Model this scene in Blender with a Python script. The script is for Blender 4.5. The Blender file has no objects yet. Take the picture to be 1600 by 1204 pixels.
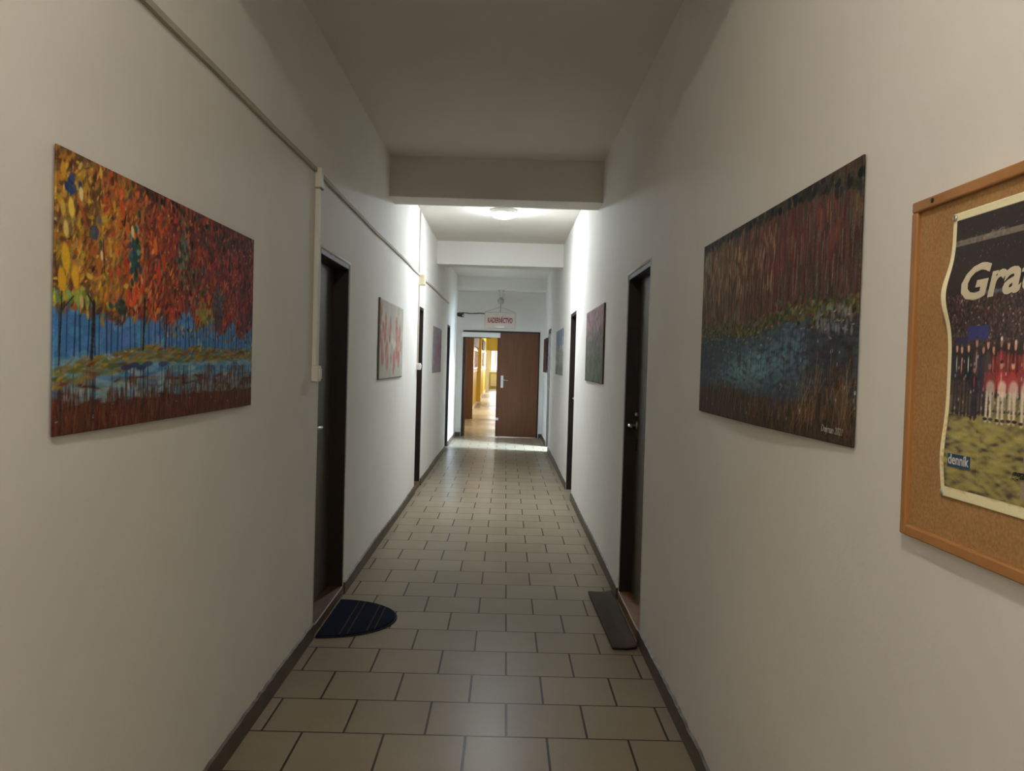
import bpy, bmesh, math, random
import numpy as np
from mathutils import Matrix, Vector
random.seed(7)
RNG = np.random.default_rng(11)
SC = bpy.context.scene
COL = SC.collection
PI = math.pi

# ---------------------------------------------------------------- camera
FPX, HCAM = 1295.9, 1.43067
PITCH, ROLL, YAW = -0.0266, -0.0283, -0.0082


def cam_axes():
    cp, sp = math.cos(PITCH), math.sin(PITCH)
    cr, sr = math.cos(ROLL), math.sin(ROLL)
    cy, sy = math.cos(YAW), math.sin(YAW)
    R = np.array([[cy, -sy, 0], [sy, cy, 0], [0, 0, 1.]]) @ np.array([[1, 0, 0], [0, cp, -sp], [0, sp, cp]])
    r, d, f = R @ np.array([1, 0, 0.]), R @ np.array([0, 0, -1.]), R @ np.array([0, 1., 0])
    return cr * r + sr * d, -sr * r + cr * d, f


_r, _d, _f = cam_axes()
cam_data = bpy.data.cameras.new('camera')
cam = bpy.data.objects.new('camera', cam_data)
COL.objects.link(cam)
cam_data.sensor_fit = 'HORIZONTAL'
cam_data.sensor_width = 36.0
cam_data.lens = FPX / 1600 * 36
cam_data.clip_start = 0.02
cam_data.clip_end = 200
_M = Matrix(((_r[0], -_d[0], -_f[0], 0), (_r[1], -_d[1], -_f[1], 0), (_r[2], -_d[2], -_f[2], HCAM), (0, 0, 0, 1)))
cam.matrix_world = _M
SC.camera = cam

# ---------------------------------------------------------------- world, exposure, daylight
SC.view_settings.view_transform = 'Standard'
SC.view_settings.look = 'None'
SC.view_settings.gamma = 1
SC.view_settings.use_curve_mapping = False
SC.view_settings.exposure = 0.72
SC.cycles.use_denoising = True
SC.cycles.max_bounces = 10
SC.cycles.diffuse_bounces = 8
SC.cycles.sample_clamp_indirect = 6
world = bpy.data.worlds.new('overcast_sky')
SC.world = world
world.use_nodes = True
world.node_tree.nodes['Background'].inputs[0].default_value = (0.80, 0.90, 1.0, 1)
world.node_tree.nodes['Background'].inputs[1].default_value = 1.6

NEAR_LAMP = 330.0      # radiance of the small globe above the camera
FAR_LAMP = 190.0       # radiance of the dome beyond the first beam
NEAR_COL = (1.0, 0.935, 0.83)
FAR_COL = (0.90, 0.985, 1.05)


def area(name, loc, direction, sx, sy, power, color):
    l = bpy.data.lights.new(name, 'AREA')
    l.shape = 'RECTANGLE'
    l.size, l.size_y, l.energy, l.color = sx, sy, power, color
    o = bpy.data.objects.new(name, l)
    COL.objects.link(o)
    o.location = loc
    o.rotation_euler = Vector(direction).to_track_quat('-Z', 'Z').to_euler()
    return o


# daylight entering through the windows of the side room and of the passage's far end
area('daylight_side_room', (2.56, 13.30, 1.45), (-1, 0.385, -0.15), 0.45, 1.6, 100, (0.64, 0.81, 1.0))
area('daylight_side_room_top', (2.56, 13.30, 2.55), (-1, 0.385, -0.95), 0.45, 0.40, 340, (0.58, 0.77, 1.0))
for _y in (18.4, 24.0, 32.0, 39.0):  # added lamps at unseen right-hand windows, to light the passage
    area('added_passage_light', (0.90, _y, 1.65), (-1, 0, -0.15), 1.5, 1.2, 24 if _y < 20 else 62, (1.0, 0.98, 0.95))
area('daylight_passage_end', (-0.1, 45.9, 1.5), (0, -1, -0.1), 1.5, 1.2, 34, (0.92, 0.97, 1.0))

# ---------------------------------------------------------------- layout (metres)
XL, XR = -0.951, 0.729          # corridor walls
ZC = 3.03                        # ceiling
Y0, Y1 = -4.6, 16.0              # back wall, end wall
TILE = 0.31209


# ================================================================= helpers
def srgb(c):
    return tuple(((v / 255) / 12.92 if v / 255 <= 0.04045 else ((v / 255 + 0.055) / 1.055) ** 2.4) for v in c)


def tag(o, label=None, cat=None, group=None, kind=None):
    if label: o['label'] = label
    if cat: o['category'] = cat
    if group: o['group'] = group
    if kind: o['kind'] = kind
    return o


def empty(name, loc):
    o = bpy.data.objects.new(name, None)
    o.empty_display_size = 0.1
    COL.objects.link(o)
    o.location = loc
    return o


def world_loc(o):
    v = Vector((0, 0, 0))
    while o is not None:
        v += Vector(o.location)
        o = o.parent
    return v


def obj(name, bm, mat, parent=None, smooth=False, bevel=0.0, origin=None, segs=2):
    """bm is in world coordinates; the object gets its origin at the bottom centre of its bounds"""
    bmesh.ops.recalc_face_normals(bm, faces=bm.faces)
    xs = [v.co for v in bm.verts]
    lo = Vector((min(v.x for v in xs), min(v.y for v in xs), min(v.z for v in xs)))
    hi = Vector((max(v.x for v in xs), max(v.y for v in xs), max(v.z for v in xs)))
    org = Vector(origin) if origin else Vector(((lo.x + hi.x) / 2, (lo.y + hi.y) / 2, lo.z))
    bmesh.ops.translate(bm, verts=bm.verts, vec=-org)
    me = bpy.data.meshes.new(name)
    bm.to_mesh(me)
    bm.free()
    if smooth:
        for p in me.polygons: p.use_smooth = True
    me.materials.append(mat)
    o = bpy.data.objects.new(name, me)
    COL.objects.link(o)
    if parent is not None:
        o.parent = parent
        o.location = org - world_loc(parent)
    else:
        o.location = org
    if bevel:
        m = o.modifiers.new('bevel', 'BEVEL')
        m.width, m.segments, m.limit_method = bevel, segs, 'ANGLE'
    return o


def box(bm, x0, x1, y0, y1, z0, z1):
    vs = [bm.verts.new(p) for p in ((x0, y0, z0), (x1, y0, z0), (x1, y1, z0), (x0, y1, z0),
                                    (x0, y0, z1), (x1, y0, z1), (x1, y1, z1), (x0, y1, z1))]
    for f in ((0, 3, 2, 1), (4, 5, 6, 7), (0, 1, 5, 4), (1, 2, 6, 5), (2, 3, 7, 6), (3, 0, 4, 7)):
        bm.faces.new([vs[i] for i in f])
    return vs


def boxes(*bs):
    bm = bmesh.new()
    for b in bs: box(bm, *b)
    return bm


def tube(bm, pts, r, n=10, close=True):
    """tube along a polyline; r a number or one per point"""
    pts = [Vector(p) for p in pts]
    rs = r if isinstance(r, (list, tuple)) else [r] * len(pts)
    rings = []
    for i, p in enumerate(pts):
        t = (pts[min(i + 1, len(pts) - 1)] - pts[max(i - 1, 0)]).normalized()
        a = t.cross(Vector((0, 0, 1)))
        if a.length < 1e-3: a = t.cross(Vector((1, 0, 0)))
        a.normalize()
        b = t.cross(a)
        rings.append([bm.verts.new(p + rs[i] * (math.cos(2 * PI * k / n) * a + math.sin(2 * PI * k / n) * b)) for k in range(n)])
    for A, B in zip(rings, rings[1:]):
        for k in range(n):
            bm.faces.new((A[k], A[(k + 1) % n], B[(k + 1) % n], B[k]))
    if close:
        bm.faces.new(rings[0][::-1])
        bm.faces.new(rings[-1])


def lathe(bm, c, prof, axis='z', n=40):
    """prof: list of (radius, offset along the axis)"""
    rings = []
    for r, h in prof:
        ring = []
        for k in range(n):
            a, b = r * math.cos(2 * PI * k / n), r * math.sin(2 * PI * k / n)
            p = {'z': (a, b, h), 'y': (a, h, b), 'x': (h, a, b)}[axis]
            ring.append(bm.verts.new(Vector(c) + Vector(p)))
        rings.append(ring)
    for A, B in zip(rings, rings[1:]):
        for k in range(n):
            bm.faces.new((A[k], A[(k + 1) % n], B[(k + 1) % n], B[k]))
    bm.faces.new(rings[0][::-1])
    bm.faces.new(rings[-1])


# ---------------------------------------------------------------- materials
def new_mat(name):
    m = bpy.data.materials.new(name)
    m.use_nodes = True
    nt = m.node_tree
    return m, nt, nt.nodes['Principled BSDF']


def noise(nt, scale, detail=4, rough=0.55, vec=None):
    n = nt.nodes.new('ShaderNodeTexNoise')
    n.inputs['Scale'].default_value = scale
    n.inputs['Detail'].default_value = detail
    n.inputs['Roughness'].default_value = rough
    if vec is not None: nt.links.new(vec, n.inputs['Vector'])
    return n


def coords(nt, scale=(1, 1, 1), loc=(0, 0, 0), rot=(0, 0, 0), kind='Object'):
    t = nt.nodes.new('ShaderNodeTexCoord')
    m = nt.nodes.new('ShaderNodeMapping')
    m.inputs['Scale'].default_value = scale
    m.inputs['Location'].default_value = loc
    m.inputs['Rotation'].default_value = rot
    nt.links.new(t.outputs[kind], m.inputs['Vector'])
    return m.outputs['Vector']


def wcoords(nt, scale=(1, 1, 1), loc=(0, 0, 0)):
    g = nt.nodes.new('ShaderNodeNewGeometry')
    m = nt.nodes.new('ShaderNodeMapping')
    m.inputs['Scale'].default_value = scale
    m.inputs['Location'].default_value = loc
    nt.links.new(g.outputs['Position'], m.inputs['Vector'])
    return m.outputs['Vector']


def ramp(nt, fac, stops):
    r = nt.nodes.new('ShaderNodeValToRGB')
    el = r.color_ramp.elements
    el[0].position, el[0].color = stops[0][0], (*stops[0][1], 1)
    el[1].position, el[1].color = stops[-1][0], (*stops[-1][1], 1)
    for p, c in stops[1:-1]:
        e = el.new(p)
        e.color = (*c, 1)
    nt.links.new(fac, r.inputs['Fac'])
    return r.outputs['Color']


def bump(nt, height, bsdf, strength=0.2, dist=0.01):
    b = nt.nodes.new('ShaderNodeBump')
    b.inputs['Strength'].default_value = strength
    b.inputs['Distance'].default_value = dist
    nt.links.new(height, b.inputs['Height'])
    nt.links.new(b.outputs['Normal'], bsdf.inputs['Normal'])


def mottled(name, c1, c2, scale=3.0, rough=0.6, bscale=60, bstr=0.1, bdist=0.002, spec=0.5, stretch=(1, 1, 1), metal=0.0):
    m, nt, b = new_mat(name)
    v = wcoords(nt, stretch)
    n = noise(nt, scale, 5, 0.6, v)
    nt.links.new(ramp(nt, n.outputs['Fac'], [(0.35, c1), (0.68, c2)]), b.inputs['Base Color'])
    b.inputs['Roughness'].default_value = rough
    b.inputs['Specular IOR Level'].default_value = spec
    b.inputs['Metallic'].default_value = metal
    if bstr:
        n2 = noise(nt, bscale, 4, 0.6, v)
        bump(nt, n2.outputs['Fac'], b, bstr, bdist)
    return m


M = {}
M['wall'] = mottled('wall_paint', (0.755, 0.735, 0.692), (0.795, 0.778, 0.738), 1.7, 0.75, 35, 0.22, 0.004, 0.25)
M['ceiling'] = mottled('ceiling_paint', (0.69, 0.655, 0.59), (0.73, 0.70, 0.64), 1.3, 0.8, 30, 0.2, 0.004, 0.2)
M['yellow'] = mottled('yellow_paint', (0.70, 0.50, 0.045), (0.76, 0.55, 0.06), 1.5, 0.5, 40, 0.1, 0.003, 0.4)
M['yellow_shaded'] = mottled('yellow_paint_shaded', (0.30, 0.24, 0.03), (0.36, 0.28, 0.04), 1.5, 0.6, 40, 0.1, 0.003, 0.3)  # yellow wall colour darkened to imitate the shade on the far lintel
M['pale'] = mottled('pale_green_paint', (0.62, 0.62, 0.42), (0.68, 0.68, 0.48), 1.5, 0.6, 40, 0.1, 0.003, 0.3)
M['skirt'] = mottled('skirting_tile', (0.070, 0.052, 0.034), (0.112, 0.088, 0.060), 6, 0.5, 60, 0.15, 0.003, 0.4)
M['plastic'] = mottled('white_plastic', (0.80, 0.77, 0.68), (0.82, 0.79, 0.71), 3, 0.6, 100, 0.03, 0.001, 0.25)
M['duct'] = mottled('raceway_plastic', (0.42, 0.385, 0.32), (0.46, 0.42, 0.35), 3, 0.75, 100, 0.03, 0.001, 0.2)
M['beige'] = mottled('aged_plastic', (0.58, 0.50, 0.34), (0.62, 0.54, 0.38), 5, 0.45, 100, 0.03, 0.001, 0.4)
M['metal'] = mottled('satin_metal', (0.62, 0.60, 0.56), (0.72, 0.70, 0.66), 30, 0.28, 200, 0.02, 0.001, 0.5, metal=1.0)
M['black'] = mottled('black_plastic', (0.012, 0.012, 0.012), (0.02, 0.02, 0.02), 10, 0.4, 100, 0.03, 0.001)
M['white'] = mottled('white_enamel', (0.84, 0.84, 0.82), (0.87, 0.87, 0.85), 3, 0.35, 100, 0.02, 0.001)
M['frame_dark'] = mottled('dark_brown_steel', (0.015, 0.009, 0.006), (0.024, 0.014, 0.009), 8, 0.55, 80, 0.08, 0.002, 0.4)
M['rail'] = mottled('pale_rail_paint', (0.75, 0.72, 0.62), (0.8, 0.77, 0.68), 3, 0.5, 60, 0.05, 0.001)


def wood(name, c1, c2, stretch=(9, 9, 0.7), rough=0.42, spec=0.45, scale=3.0):
    m, nt, b = new_mat(name)
    v = wcoords(nt, stretch)
    n = noise(nt, scale, 6, 0.62, v)
    nt.links.new(ramp(nt, n.outputs['Fac'], [(0.3, c1), (0.7, c2)]), b.inputs['Base Color'])
    b.inputs['Roughness'].default_value = rough
    b.inputs['Specular IOR Level'].default_value = spec
    bump(nt, n.outputs['Fac'], b, 0.06, 0.002)
    return m


M['leaf'] = wood('dark_door_veneer', (0.060, 0.047, 0.036), (0.088, 0.070, 0.054), rough=0.38)
M['oak'] = wood('brown_door_veneer', (0.115, 0.042, 0.016), (0.18, 0.070, 0.027), rough=0.4)
M['jamb'] = wood('brown_jamb', (0.115, 0.055, 0.030), (0.165, 0.08, 0.043), rough=0.45)
M['sill'] = wood('worn_sill_wood', (0.12, 0.05, 0.018), (0.38, 0.19, 0.075), stretch=(9, 0.9, 9), rough=0.5, scale=4)
M['sill_dark'] = wood('dark_sill_wood', (0.06, 0.03, 0.014), (0.16, 0.085, 0.04), stretch=(9, 0.9, 9), rough=0.5, scale=4)
M['pine'] = wood('board_frame_wood', (0.34, 0.150, 0.044), (0.44, 0.205, 0.064), stretch=(6, 1.2, 1.2), rough=0.5, scale=5)

# cork
m, nt, b = new_mat('cork')
v = wcoords(nt)
n1 = noise(nt, 160, 5, 0.7, v)
n2 = noise(nt, 7, 3, 0.5, v)
mx = nt.nodes.new('ShaderNodeMix'); mx.data_type = 'RGBA'; mx.blend_type = 'MULTIPLY'
mx.inputs[0].default_value = 1.0
nt.links.new(ramp(nt, n1.outputs['Fac'], [(0.3, (0.34, 0.17, 0.058)), (0.55, (0.46, 0.25, 0.092)), (0.8, (0.56, 0.33, 0.14))]), mx.inputs[6])
nt.links.new(ramp(nt, n2.outputs['Fac'], [(0.3, (0.85, 0.85, 0.85)), (0.7, (1, 1, 1))]), mx.inputs[7])
nt.links.new(mx.outputs[2], b.inputs['Base Color'])
b.inputs['Roughness'].default_value = 0.85
bump(nt, n1.outputs['Fac'], b, 0.35, 0.002)
M['cork'] = m


def tile_mat(name, c1, c2, mortar, rough0, rough1, loc, msize=0.0042, spec=0.055):
    m, nt, b = new_mat(name)
    v = wcoords(nt, (1, 1, 1), loc)
    br = nt.nodes.new('ShaderNodeTexBrick')
    br.offset, br.offset_frequency, br.squash = 0.5, 2, 1.0
    br.inputs['Scale'].default_value = 1.0
    br.inputs['Brick Width'].default_value = TILE
    br.inputs['Row Height'].default_value = TILE
    br.inputs['Mortar Size'].default_value = msize
    br.inputs['Mortar Smooth'].default_value = 0.25
    br.inputs['Bias'].default_value = 0.0
    br.inputs['Color1'].default_value = (*c1, 1)
    br.inputs['Color2'].default_value = (*c2, 1)
    br.inputs['Mortar'].default_value = (*mortar, 1)
    nt.links.new(v, br.inputs['Vector'])
    n = noise(nt, 1.6, 5, 0.6, v)
    ns = noise(nt, 90, 3, 0.6, v)
    mx = nt.nodes.new('ShaderNodeMix'); mx.data_type = 'RGBA'; mx.blend_type = 'MULTIPLY'
    mx.inputs[0].default_value = 1.0
    nt.links.new(br.outputs['Color'], mx.inputs[6])
    nt.links.new(ramp(nt, n.outputs['Fac'], [(0.3, (0.86, 0.84, 0.80)), (0.7, (1, 1, 1))]), mx.inputs[7])
    m2 = nt.nodes.new('ShaderNodeMix'); m2.data_type = 'RGBA'; m2.blend_type = 'MULTIPLY'
    m2.inputs[0].default_value = 1.0
    nt.links.new(mx.outputs[2], m2.inputs[6])
    nt.links.new(ramp(nt, ns.outputs['Fac'], [(0.3, (0.93, 0.92, 0.90)), (0.7, (1, 1, 1))]), m2.inputs[7])
    nt.links.new(m2.outputs[2], b.inputs['Base Color'])
    mr = nt.nodes.new('ShaderNodeMapRange')
    mr.inputs['From Min'].default_value, mr.inputs['From Max'].default_value = 0.3, 0.7
    mr.inputs['To Min'].default_value, mr.inputs['To Max'].default_value = rough0, rough1
    nlow = noise(nt, 0.9, 1, 0.4, v)
    nt.links.new(nlow.outputs['Fac'], mr.inputs['Value'])
    nt.links.new(mr.outputs['Result'], b.inputs['Roughness'])
    inv = nt.nodes.new('ShaderNodeMath'); inv.operation = 'SUBTRACT'
    inv.inputs[0].default_value = 1.0
    nt.links.new(br.outputs['Fac'], inv.inputs[1])
    b.inputs['Specular IOR Level'].default_value = spec
    bump(nt, inv.outputs[0], b, 0.35, 0.002)
    return m


TX, TY = 0.115, -0.0215
M['tile'] = tile_mat('beige_floor_tile', (0.295, 0.254, 0.186), (0.328, 0.280, 0.205), (0.045, 0.030, 0.019), 0.28, 0.34, (TX, TY, 0), 0.0050)
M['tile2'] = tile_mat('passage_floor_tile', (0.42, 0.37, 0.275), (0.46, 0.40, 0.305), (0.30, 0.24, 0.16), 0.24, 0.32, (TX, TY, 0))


def emit_mat(name, color, strength, cap=None):
    m, nt, b = new_mat(name)
    b.inputs['Base Color'].default_value = (0.9, 0.9, 0.88, 1)
    b.inputs['Emission Color'].default_value = (*color, 1)
    b.inputs['Emission Strength'].default_value = strength
    return m


M['lamp_near'] = emit_mat('lit_diffuser_warm', NEAR_COL, NEAR_LAMP)
M['lamp_far'] = emit_mat('lit_diffuser_white', FAR_COL, FAR_LAMP)

# clear glass
m, nt, b = new_mat('window_glass')
b.inputs['Base Color'].default_value = (0.95, 0.98, 1, 1)
b.inputs['Roughness'].default_value = 0.02
b.inputs['IOR'].default_value = 1.02
b.inputs['Transmission Weight'].default_value = 1.0
M['glass'] = m

# globe of the sign suspension
M['globe'] = mottled('milky_globe', (0.38, 0.365, 0.34), (0.44, 0.42, 0.39), 8, 0.35, 50, 0.02, 0.001)


def paint_mat(name, rough=0.45, bstr=0.25, bscale=120, spec=0.4):
    m, nt, b = new_mat(name)
    a = nt.nodes.new('ShaderNodeVertexColor')
    a.layer_name = 'paint'
    nt.links.new(a.outputs['Color'], b.inputs['Base Color'])
    b.inputs['Roughness'].default_value = rough
    b.inputs['Specular IOR Level'].default_value = spec
    n = noise(nt, bscale, 4, 0.6, wcoords(nt))
    bump(nt, n.outputs['Fac'], b, bstr, 0.003)
    return m


M['canvas'] = paint_mat('oil_paint', 0.75, 0.25, 120, 0.15)
M['paper'] = paint_mat('newsprint', 0.6, 0.04, 60, 0.3)
M['ink_cream'] = mottled('cream_ink', (0.66, 0.58, 0.43), (0.70, 0.62, 0.46), 20, 0.6, 80, 0.02, 0.001, 0.3)
M['ink_white'] = mottled('white_ink', (0.62, 0.62, 0.58), (0.66, 0.66, 0.62), 20, 0.6, 80, 0.02, 0.001, 0.3)
M['signature'] = mottled('grey_white_paint', (0.30, 0.29, 0.26), (0.36, 0.35, 0.31), 20, 0.7, 80, 0.02, 0.001, 0.2)
M['ink_blue'] = mottled('blue_ink', (0.025, 0.06, 0.14), (0.035, 0.075, 0.165), 20, 0.6, 80, 0.02, 0.001, 0.3)
M['ink_black'] = mottled('black_ink', (0.015, 0.014, 0.013), (0.025, 0.022, 0.02), 20, 0.6, 80, 0.02, 0.001, 0.3)
M['ink_red'] = mottled('red_lettering', (0.26, 0.03, 0.026), (0.30, 0.04, 0.033), 20, 0.5, 80, 0.02, 0.001, 0.3)
M['sign'] = mottled('sign_board_pink', (0.60, 0.50, 0.45), (0.66, 0.56, 0.51), 6, 0.4, 60, 0.03, 0.001)
M['sign_edge'] = mottled('sign_edge_wood', (0.50, 0.44, 0.37), (0.56, 0.49, 0.42), 6, 0.5, 60, 0.05, 0.001)


# ---------------------------------------------------------------- painting with strokes (numpy canvas, as-seen sRGB 0-255)
class Canvas:
    def __init__(s, w, h, bg=(0, 0, 0)):
        s.w, s.h = w, h
        s.a = np.ones((h, w, 3)) * np.array(bg, float)          # row 0 = bottom
        s.yy, s.xx = np.mgrid[0:h, 0:w].astype(float)

    def dab(s, u, v, ru, rv, ang, c, alpha=1.0, soft=0.35, jitter=10, streak=0.0):
        """ellipse with its centre at fraction (u, v), radii as a fraction of the height"""
        cx, cy, rx, ry = u * s.w, v * s.h, max(ru * s.h, 0.6), max(rv * s.h, 0.6)
        R = int(max(rx, ry) + 2)
        x0, x1, y0, y1 = max(0, int(cx) - R), min(s.w, int(cx) + R + 1), max(0, int(cy) - R), min(s.h, int(cy) + R + 1)
        if x0 >= x1 or y0 >= y1: return
        X, Y = s.xx[y0:y1, x0:x1] - cx, s.yy[y0:y1, x0:x1] - cy
        ca, sa = math.cos(ang), math.sin(ang)
        p, q = (X * ca + Y * sa) / rx, (-X * sa + Y * ca) / ry
        d = np.sqrt(p * p + q * q)
        k = np.clip((1 - d) / soft, 0, 1) * alpha
        if streak: k = k * (1 - streak * (0.5 + 0.5 * np.sin(q * 9 + RNG.random() * 6)))
        cc = np.clip(np.array(c, float) + RNG.normal(0, jitter, 3) * 0.5 + RNG.normal(0, jitter), 0, 255)
        s.a[y0:y1, x0:x1] += (cc - s.a[y0:y1, x0:x1]) * k[..., None]

    def rect(s, u0, u1, v0, v1, c, alpha=1.0):
        x0, x1, y0, y1 = int(round(u0 * s.w)), int(round(u1 * s.w)), int(round(v0 * s.h)), int(round(v1 * s.h))
        s.a[max(0, y0):y1, max(0, x0):x1] += (np.array(c, float) - s.a[max(0, y0):y1, max(0, x0):x1]) * alpha

    def line(s, pts, width, c, alpha=1.0, jitter=4):
        for (a, b2) in zip(pts, pts[1:]):
            du, dv = (b2[0] - a[0]) * s.w / s.h, b2[1] - a[1]
            L = math.hypot(du, dv)
            n = max(2, int(L / max(width, 0.004)))
            for i in range(n + 1):
                t = i / n
                s.dab(a[0] + (b2[0] - a[0]) * t, a[1] + (b2[1] - a[1]) * t, width, width, 0, c, alpha, 0.6, jitter)

    def grain(s, sd):
        s.a += RNG.normal(0, sd, (s.h, s.w, 1))
        s.a = np.clip(s.a, 0, 255)

    def linear(s, gain):
        c = np.clip(s.a, 0, 255) / 255
        lin = np.where(c <= 0.04045, c / 12.92, ((c + 0.055) / 1.055) ** 2.4)
        return np.clip(lin * np.array(gain), 0.002, 0.95)


def sheet(name, cv, gain, x, side, y_left, width, z0, height, mat, parent=None, off=None, thick=0.003):
    """a painted sheet on a side wall; side=+1 faces +x (left wall), -1 faces -x (right wall).
    off(u metres from left, z) = how far it stands off the plane x"""
    W, H = cv.w, cv.h
    U, V = np.meshgrid(np.linspace(0, 1, W), np.linspace(0, 1, H))
    off = off or (lambda u, z: 0 * u)
    Z = z0 + V * height
    X = x + side * off(U * width, Z)
    Y = y_left + side * U * width
    org = np.array([x, y_left + side * width / 2, z0])
    co = np.stack([X, Y, Z], -1).reshape(-1, 3) - org
    idx = np.arange(W * H).reshape(H, W)
    f = np.stack([idx[:-1, :-1], idx[:-1, 1:], idx[1:, 1:], idx[1:, :-1]], -1).reshape(-1, 4)
    me = bpy.data.meshes.new(name)
    me.from_pydata(co.tolist(), [], f.tolist())
    ca = me.color_attributes.new('paint', 'FLOAT_COLOR', 'POINT')
    lin = cv.linear(gain).reshape(-1, 3)
    ca.data.foreach_set('color', np.concatenate([lin, np.ones((len(lin), 1))], 1).astype(np.float32).ravel())
    for p in me.polygons: p.use_smooth = True
    me.materials.append(mat)
    o = bpy.data.objects.new(name, me)
    COL.objects.link(o)
    if parent is not None:
        o.parent = parent
        o.location = Vector(org) - world_loc(parent)
    else:
        o.location = org
    md = o.modifiers.new('thickness', 'SOLIDIFY')
    md.thickness, md.offset = thick, -1
    return o


def text(name, body, size, origin, xdir, ydir, mat, parent, shear=0.0, bold=0.0, extrude=0.0004, width=None, warp=None, align='LEFT'):
    cu = bpy.data.curves.new(name, 'FONT')
    cu.body, cu.size, cu.shear, cu.offset, cu.extrude, cu.align_x = body, size, shear, bold, extrude, align
    cu.resolution_u = 3
    t = bpy.data.objects.new(name, cu)
    COL.objects.link(t)
    bpy.context.view_layer.update()
    me = bpy.data.meshes.new_from_object(t.evaluated_get(bpy.context.evaluated_depsgraph_get()))
    bpy.data.objects.remove(t)
    me.name = name
    X, Y = Vector(xdir), Vector(ydir)
    N = X.cross(Y)
    xs = [v.co.x for v in me.vertices]
    sx = 1.0 if width is None else width / (max(xs) - min(xs))
    for v in me.vertices:
        p = Vector(origin) + X * (v.co.x * sx) + Y * v.co.y + N * (v.co.z + extrude)
        if warp: p = warp(p)
        v.co = p - Vector(origin)
    me.materials.clear()
    me.materials.append(mat)
    o = bpy.data.objects.new(name, me)
    COL.objects.link(o)
    o.parent = parent
    o.location = Vector(origin) - world_loc(parent)
    return o


# ================================================================= room shell
def wall_with_openings(name, xa, xb, y0, y1, z1, opens, mat):
    """wall slab between x=xa and x=xb; opens = (ya, yb, ztop)"""
    bm = bmesh.new()
    y = y0
    for ya, yb, zt in sorted(opens):
        box(bm, xa, xb, y, ya, 0, z1)
        box(bm, xa, xb, ya, yb, zt, z1)
        y = yb
    box(bm, xa, xb, y, y1, 0, z1)
    bmesh.ops.remove_doubles(bm, verts=bm.verts, dist=1e-5)
    return tag(obj(name, bm, mat), kind='structure')


WT = 0.16
DL = [(4.215, 5.02, 1.995), (8.89, 9.50, 2.025), (13.32, 14.02, 2.03)]
DR = [(4.25, 5.063, 1.985), (8.74, 9.53, 2.010), (13.56, 14.42, 2.03)]
ZT = ZC + 0.15
wall_with_openings('wall_left', XL - WT, XL, Y0, Y1, ZT, DL, M['wall'])
wall_with_openings('wall_right', XR, XR + WT, Y0, Y1, ZT, DR, M['wall'])
tag(obj('wall_back', boxes((XL - WT, XR + WT, Y0 - WT, Y0, 0, ZT)), M['wall']), kind='structure')
EX0, EX1, EZ = -0.835, 0.648, 2.045
bm = boxes((XL - WT, EX0, Y1, Y1 + 0.14, 0, ZT), (EX1, XR + WT, Y1, Y1 + 0.14, 0, ZT), (EX0, EX1, Y1, Y1 + 0.14, EZ, ZT))
tag(obj('wall_end', bm, M['wall']), kind='structure')
tag(obj('floor', boxes((XL - WT, 2.9, Y0 - WT, Y1 + 0.07, -0.1, 0)), M['tile']), kind='structure')
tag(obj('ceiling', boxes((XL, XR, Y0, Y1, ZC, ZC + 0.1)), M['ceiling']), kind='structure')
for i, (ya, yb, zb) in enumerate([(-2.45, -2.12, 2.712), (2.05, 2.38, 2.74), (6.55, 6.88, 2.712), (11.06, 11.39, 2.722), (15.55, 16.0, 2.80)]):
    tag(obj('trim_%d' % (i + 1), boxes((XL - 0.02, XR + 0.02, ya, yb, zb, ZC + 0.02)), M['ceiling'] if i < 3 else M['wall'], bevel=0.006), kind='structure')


def skirting(name, x, side, spans, h=0.078):
    bm = bmesh.new()
    for ya, yb in spans:
        n = max(2, int((yb - ya) / 0.04))
        prev = None
        for i in range(n + 1):
            y = ya + (yb - ya) * i / n
            hh = h + RNG.normal(0, 0.0022) + 0.006 * math.sin(y * 2.3)
            t = 0.011
            cur = [bm.verts.new((x, y, 0)), bm.verts.new((x + side * t, y, 0)), bm.verts.new((x + side * t, y, hh - 0.003)), bm.verts.new((x, y, hh))]
            if prev:
                for k in range(4):
                    bm.faces.new((prev[k], prev[(k + 1) % 4], cur[(k + 1) % 4], cur[k]))
            else:
                bm.faces.new(cur)
            prev = cur
        bm.faces.new(prev[::-1])
    return tag(obj(name, bm, M['skirt']), kind='structure')


def gaps(y0, y1, opens):
    out, y = [], y0
    for a, b2, _ in opens:
        out.append((y, a)); y = b2
    out.append((y, y1))
    return out


skirting('baseboard_left', XL, 1, gaps(Y0, Y1, DL))
skirting('baseboard_right', XR, -1, gaps(Y0, Y1, DR))
tag(obj('baseboard_end', boxes((XL, EX0 - 0.01, Y1 - 0.012, Y1, 0, 0.08), (EX1 + 0.01, XR, Y1 - 0.012, Y1, 0, 0.08)), M['skirt']), kind='structure')


# ---------------------------------------------------------------- doors in the side walls
def lever(parent, x, side, y, z, dy, plate=True):
    """lever handle on a leaf plane x that faces side; dy = reach along y"""
    bm = bmesh.new()
    lathe(bm, (x, y, z), [(0.024, 0), (0.024, side * 0.006), (0.019, side * 0.009)], 'x', 20)
    r = 0.0085
    tube(bm, [(x, y, z), (x + side * 0.045, y, z), (x + side * 0.054, y + 0.2 * dy, z), (x + side * 0.052, y + dy, z - 0.004)], [r, r, r, r * 0.9], 10)
    return obj('door_handle', bm, M['metal'], parent, smooth=True)


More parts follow.
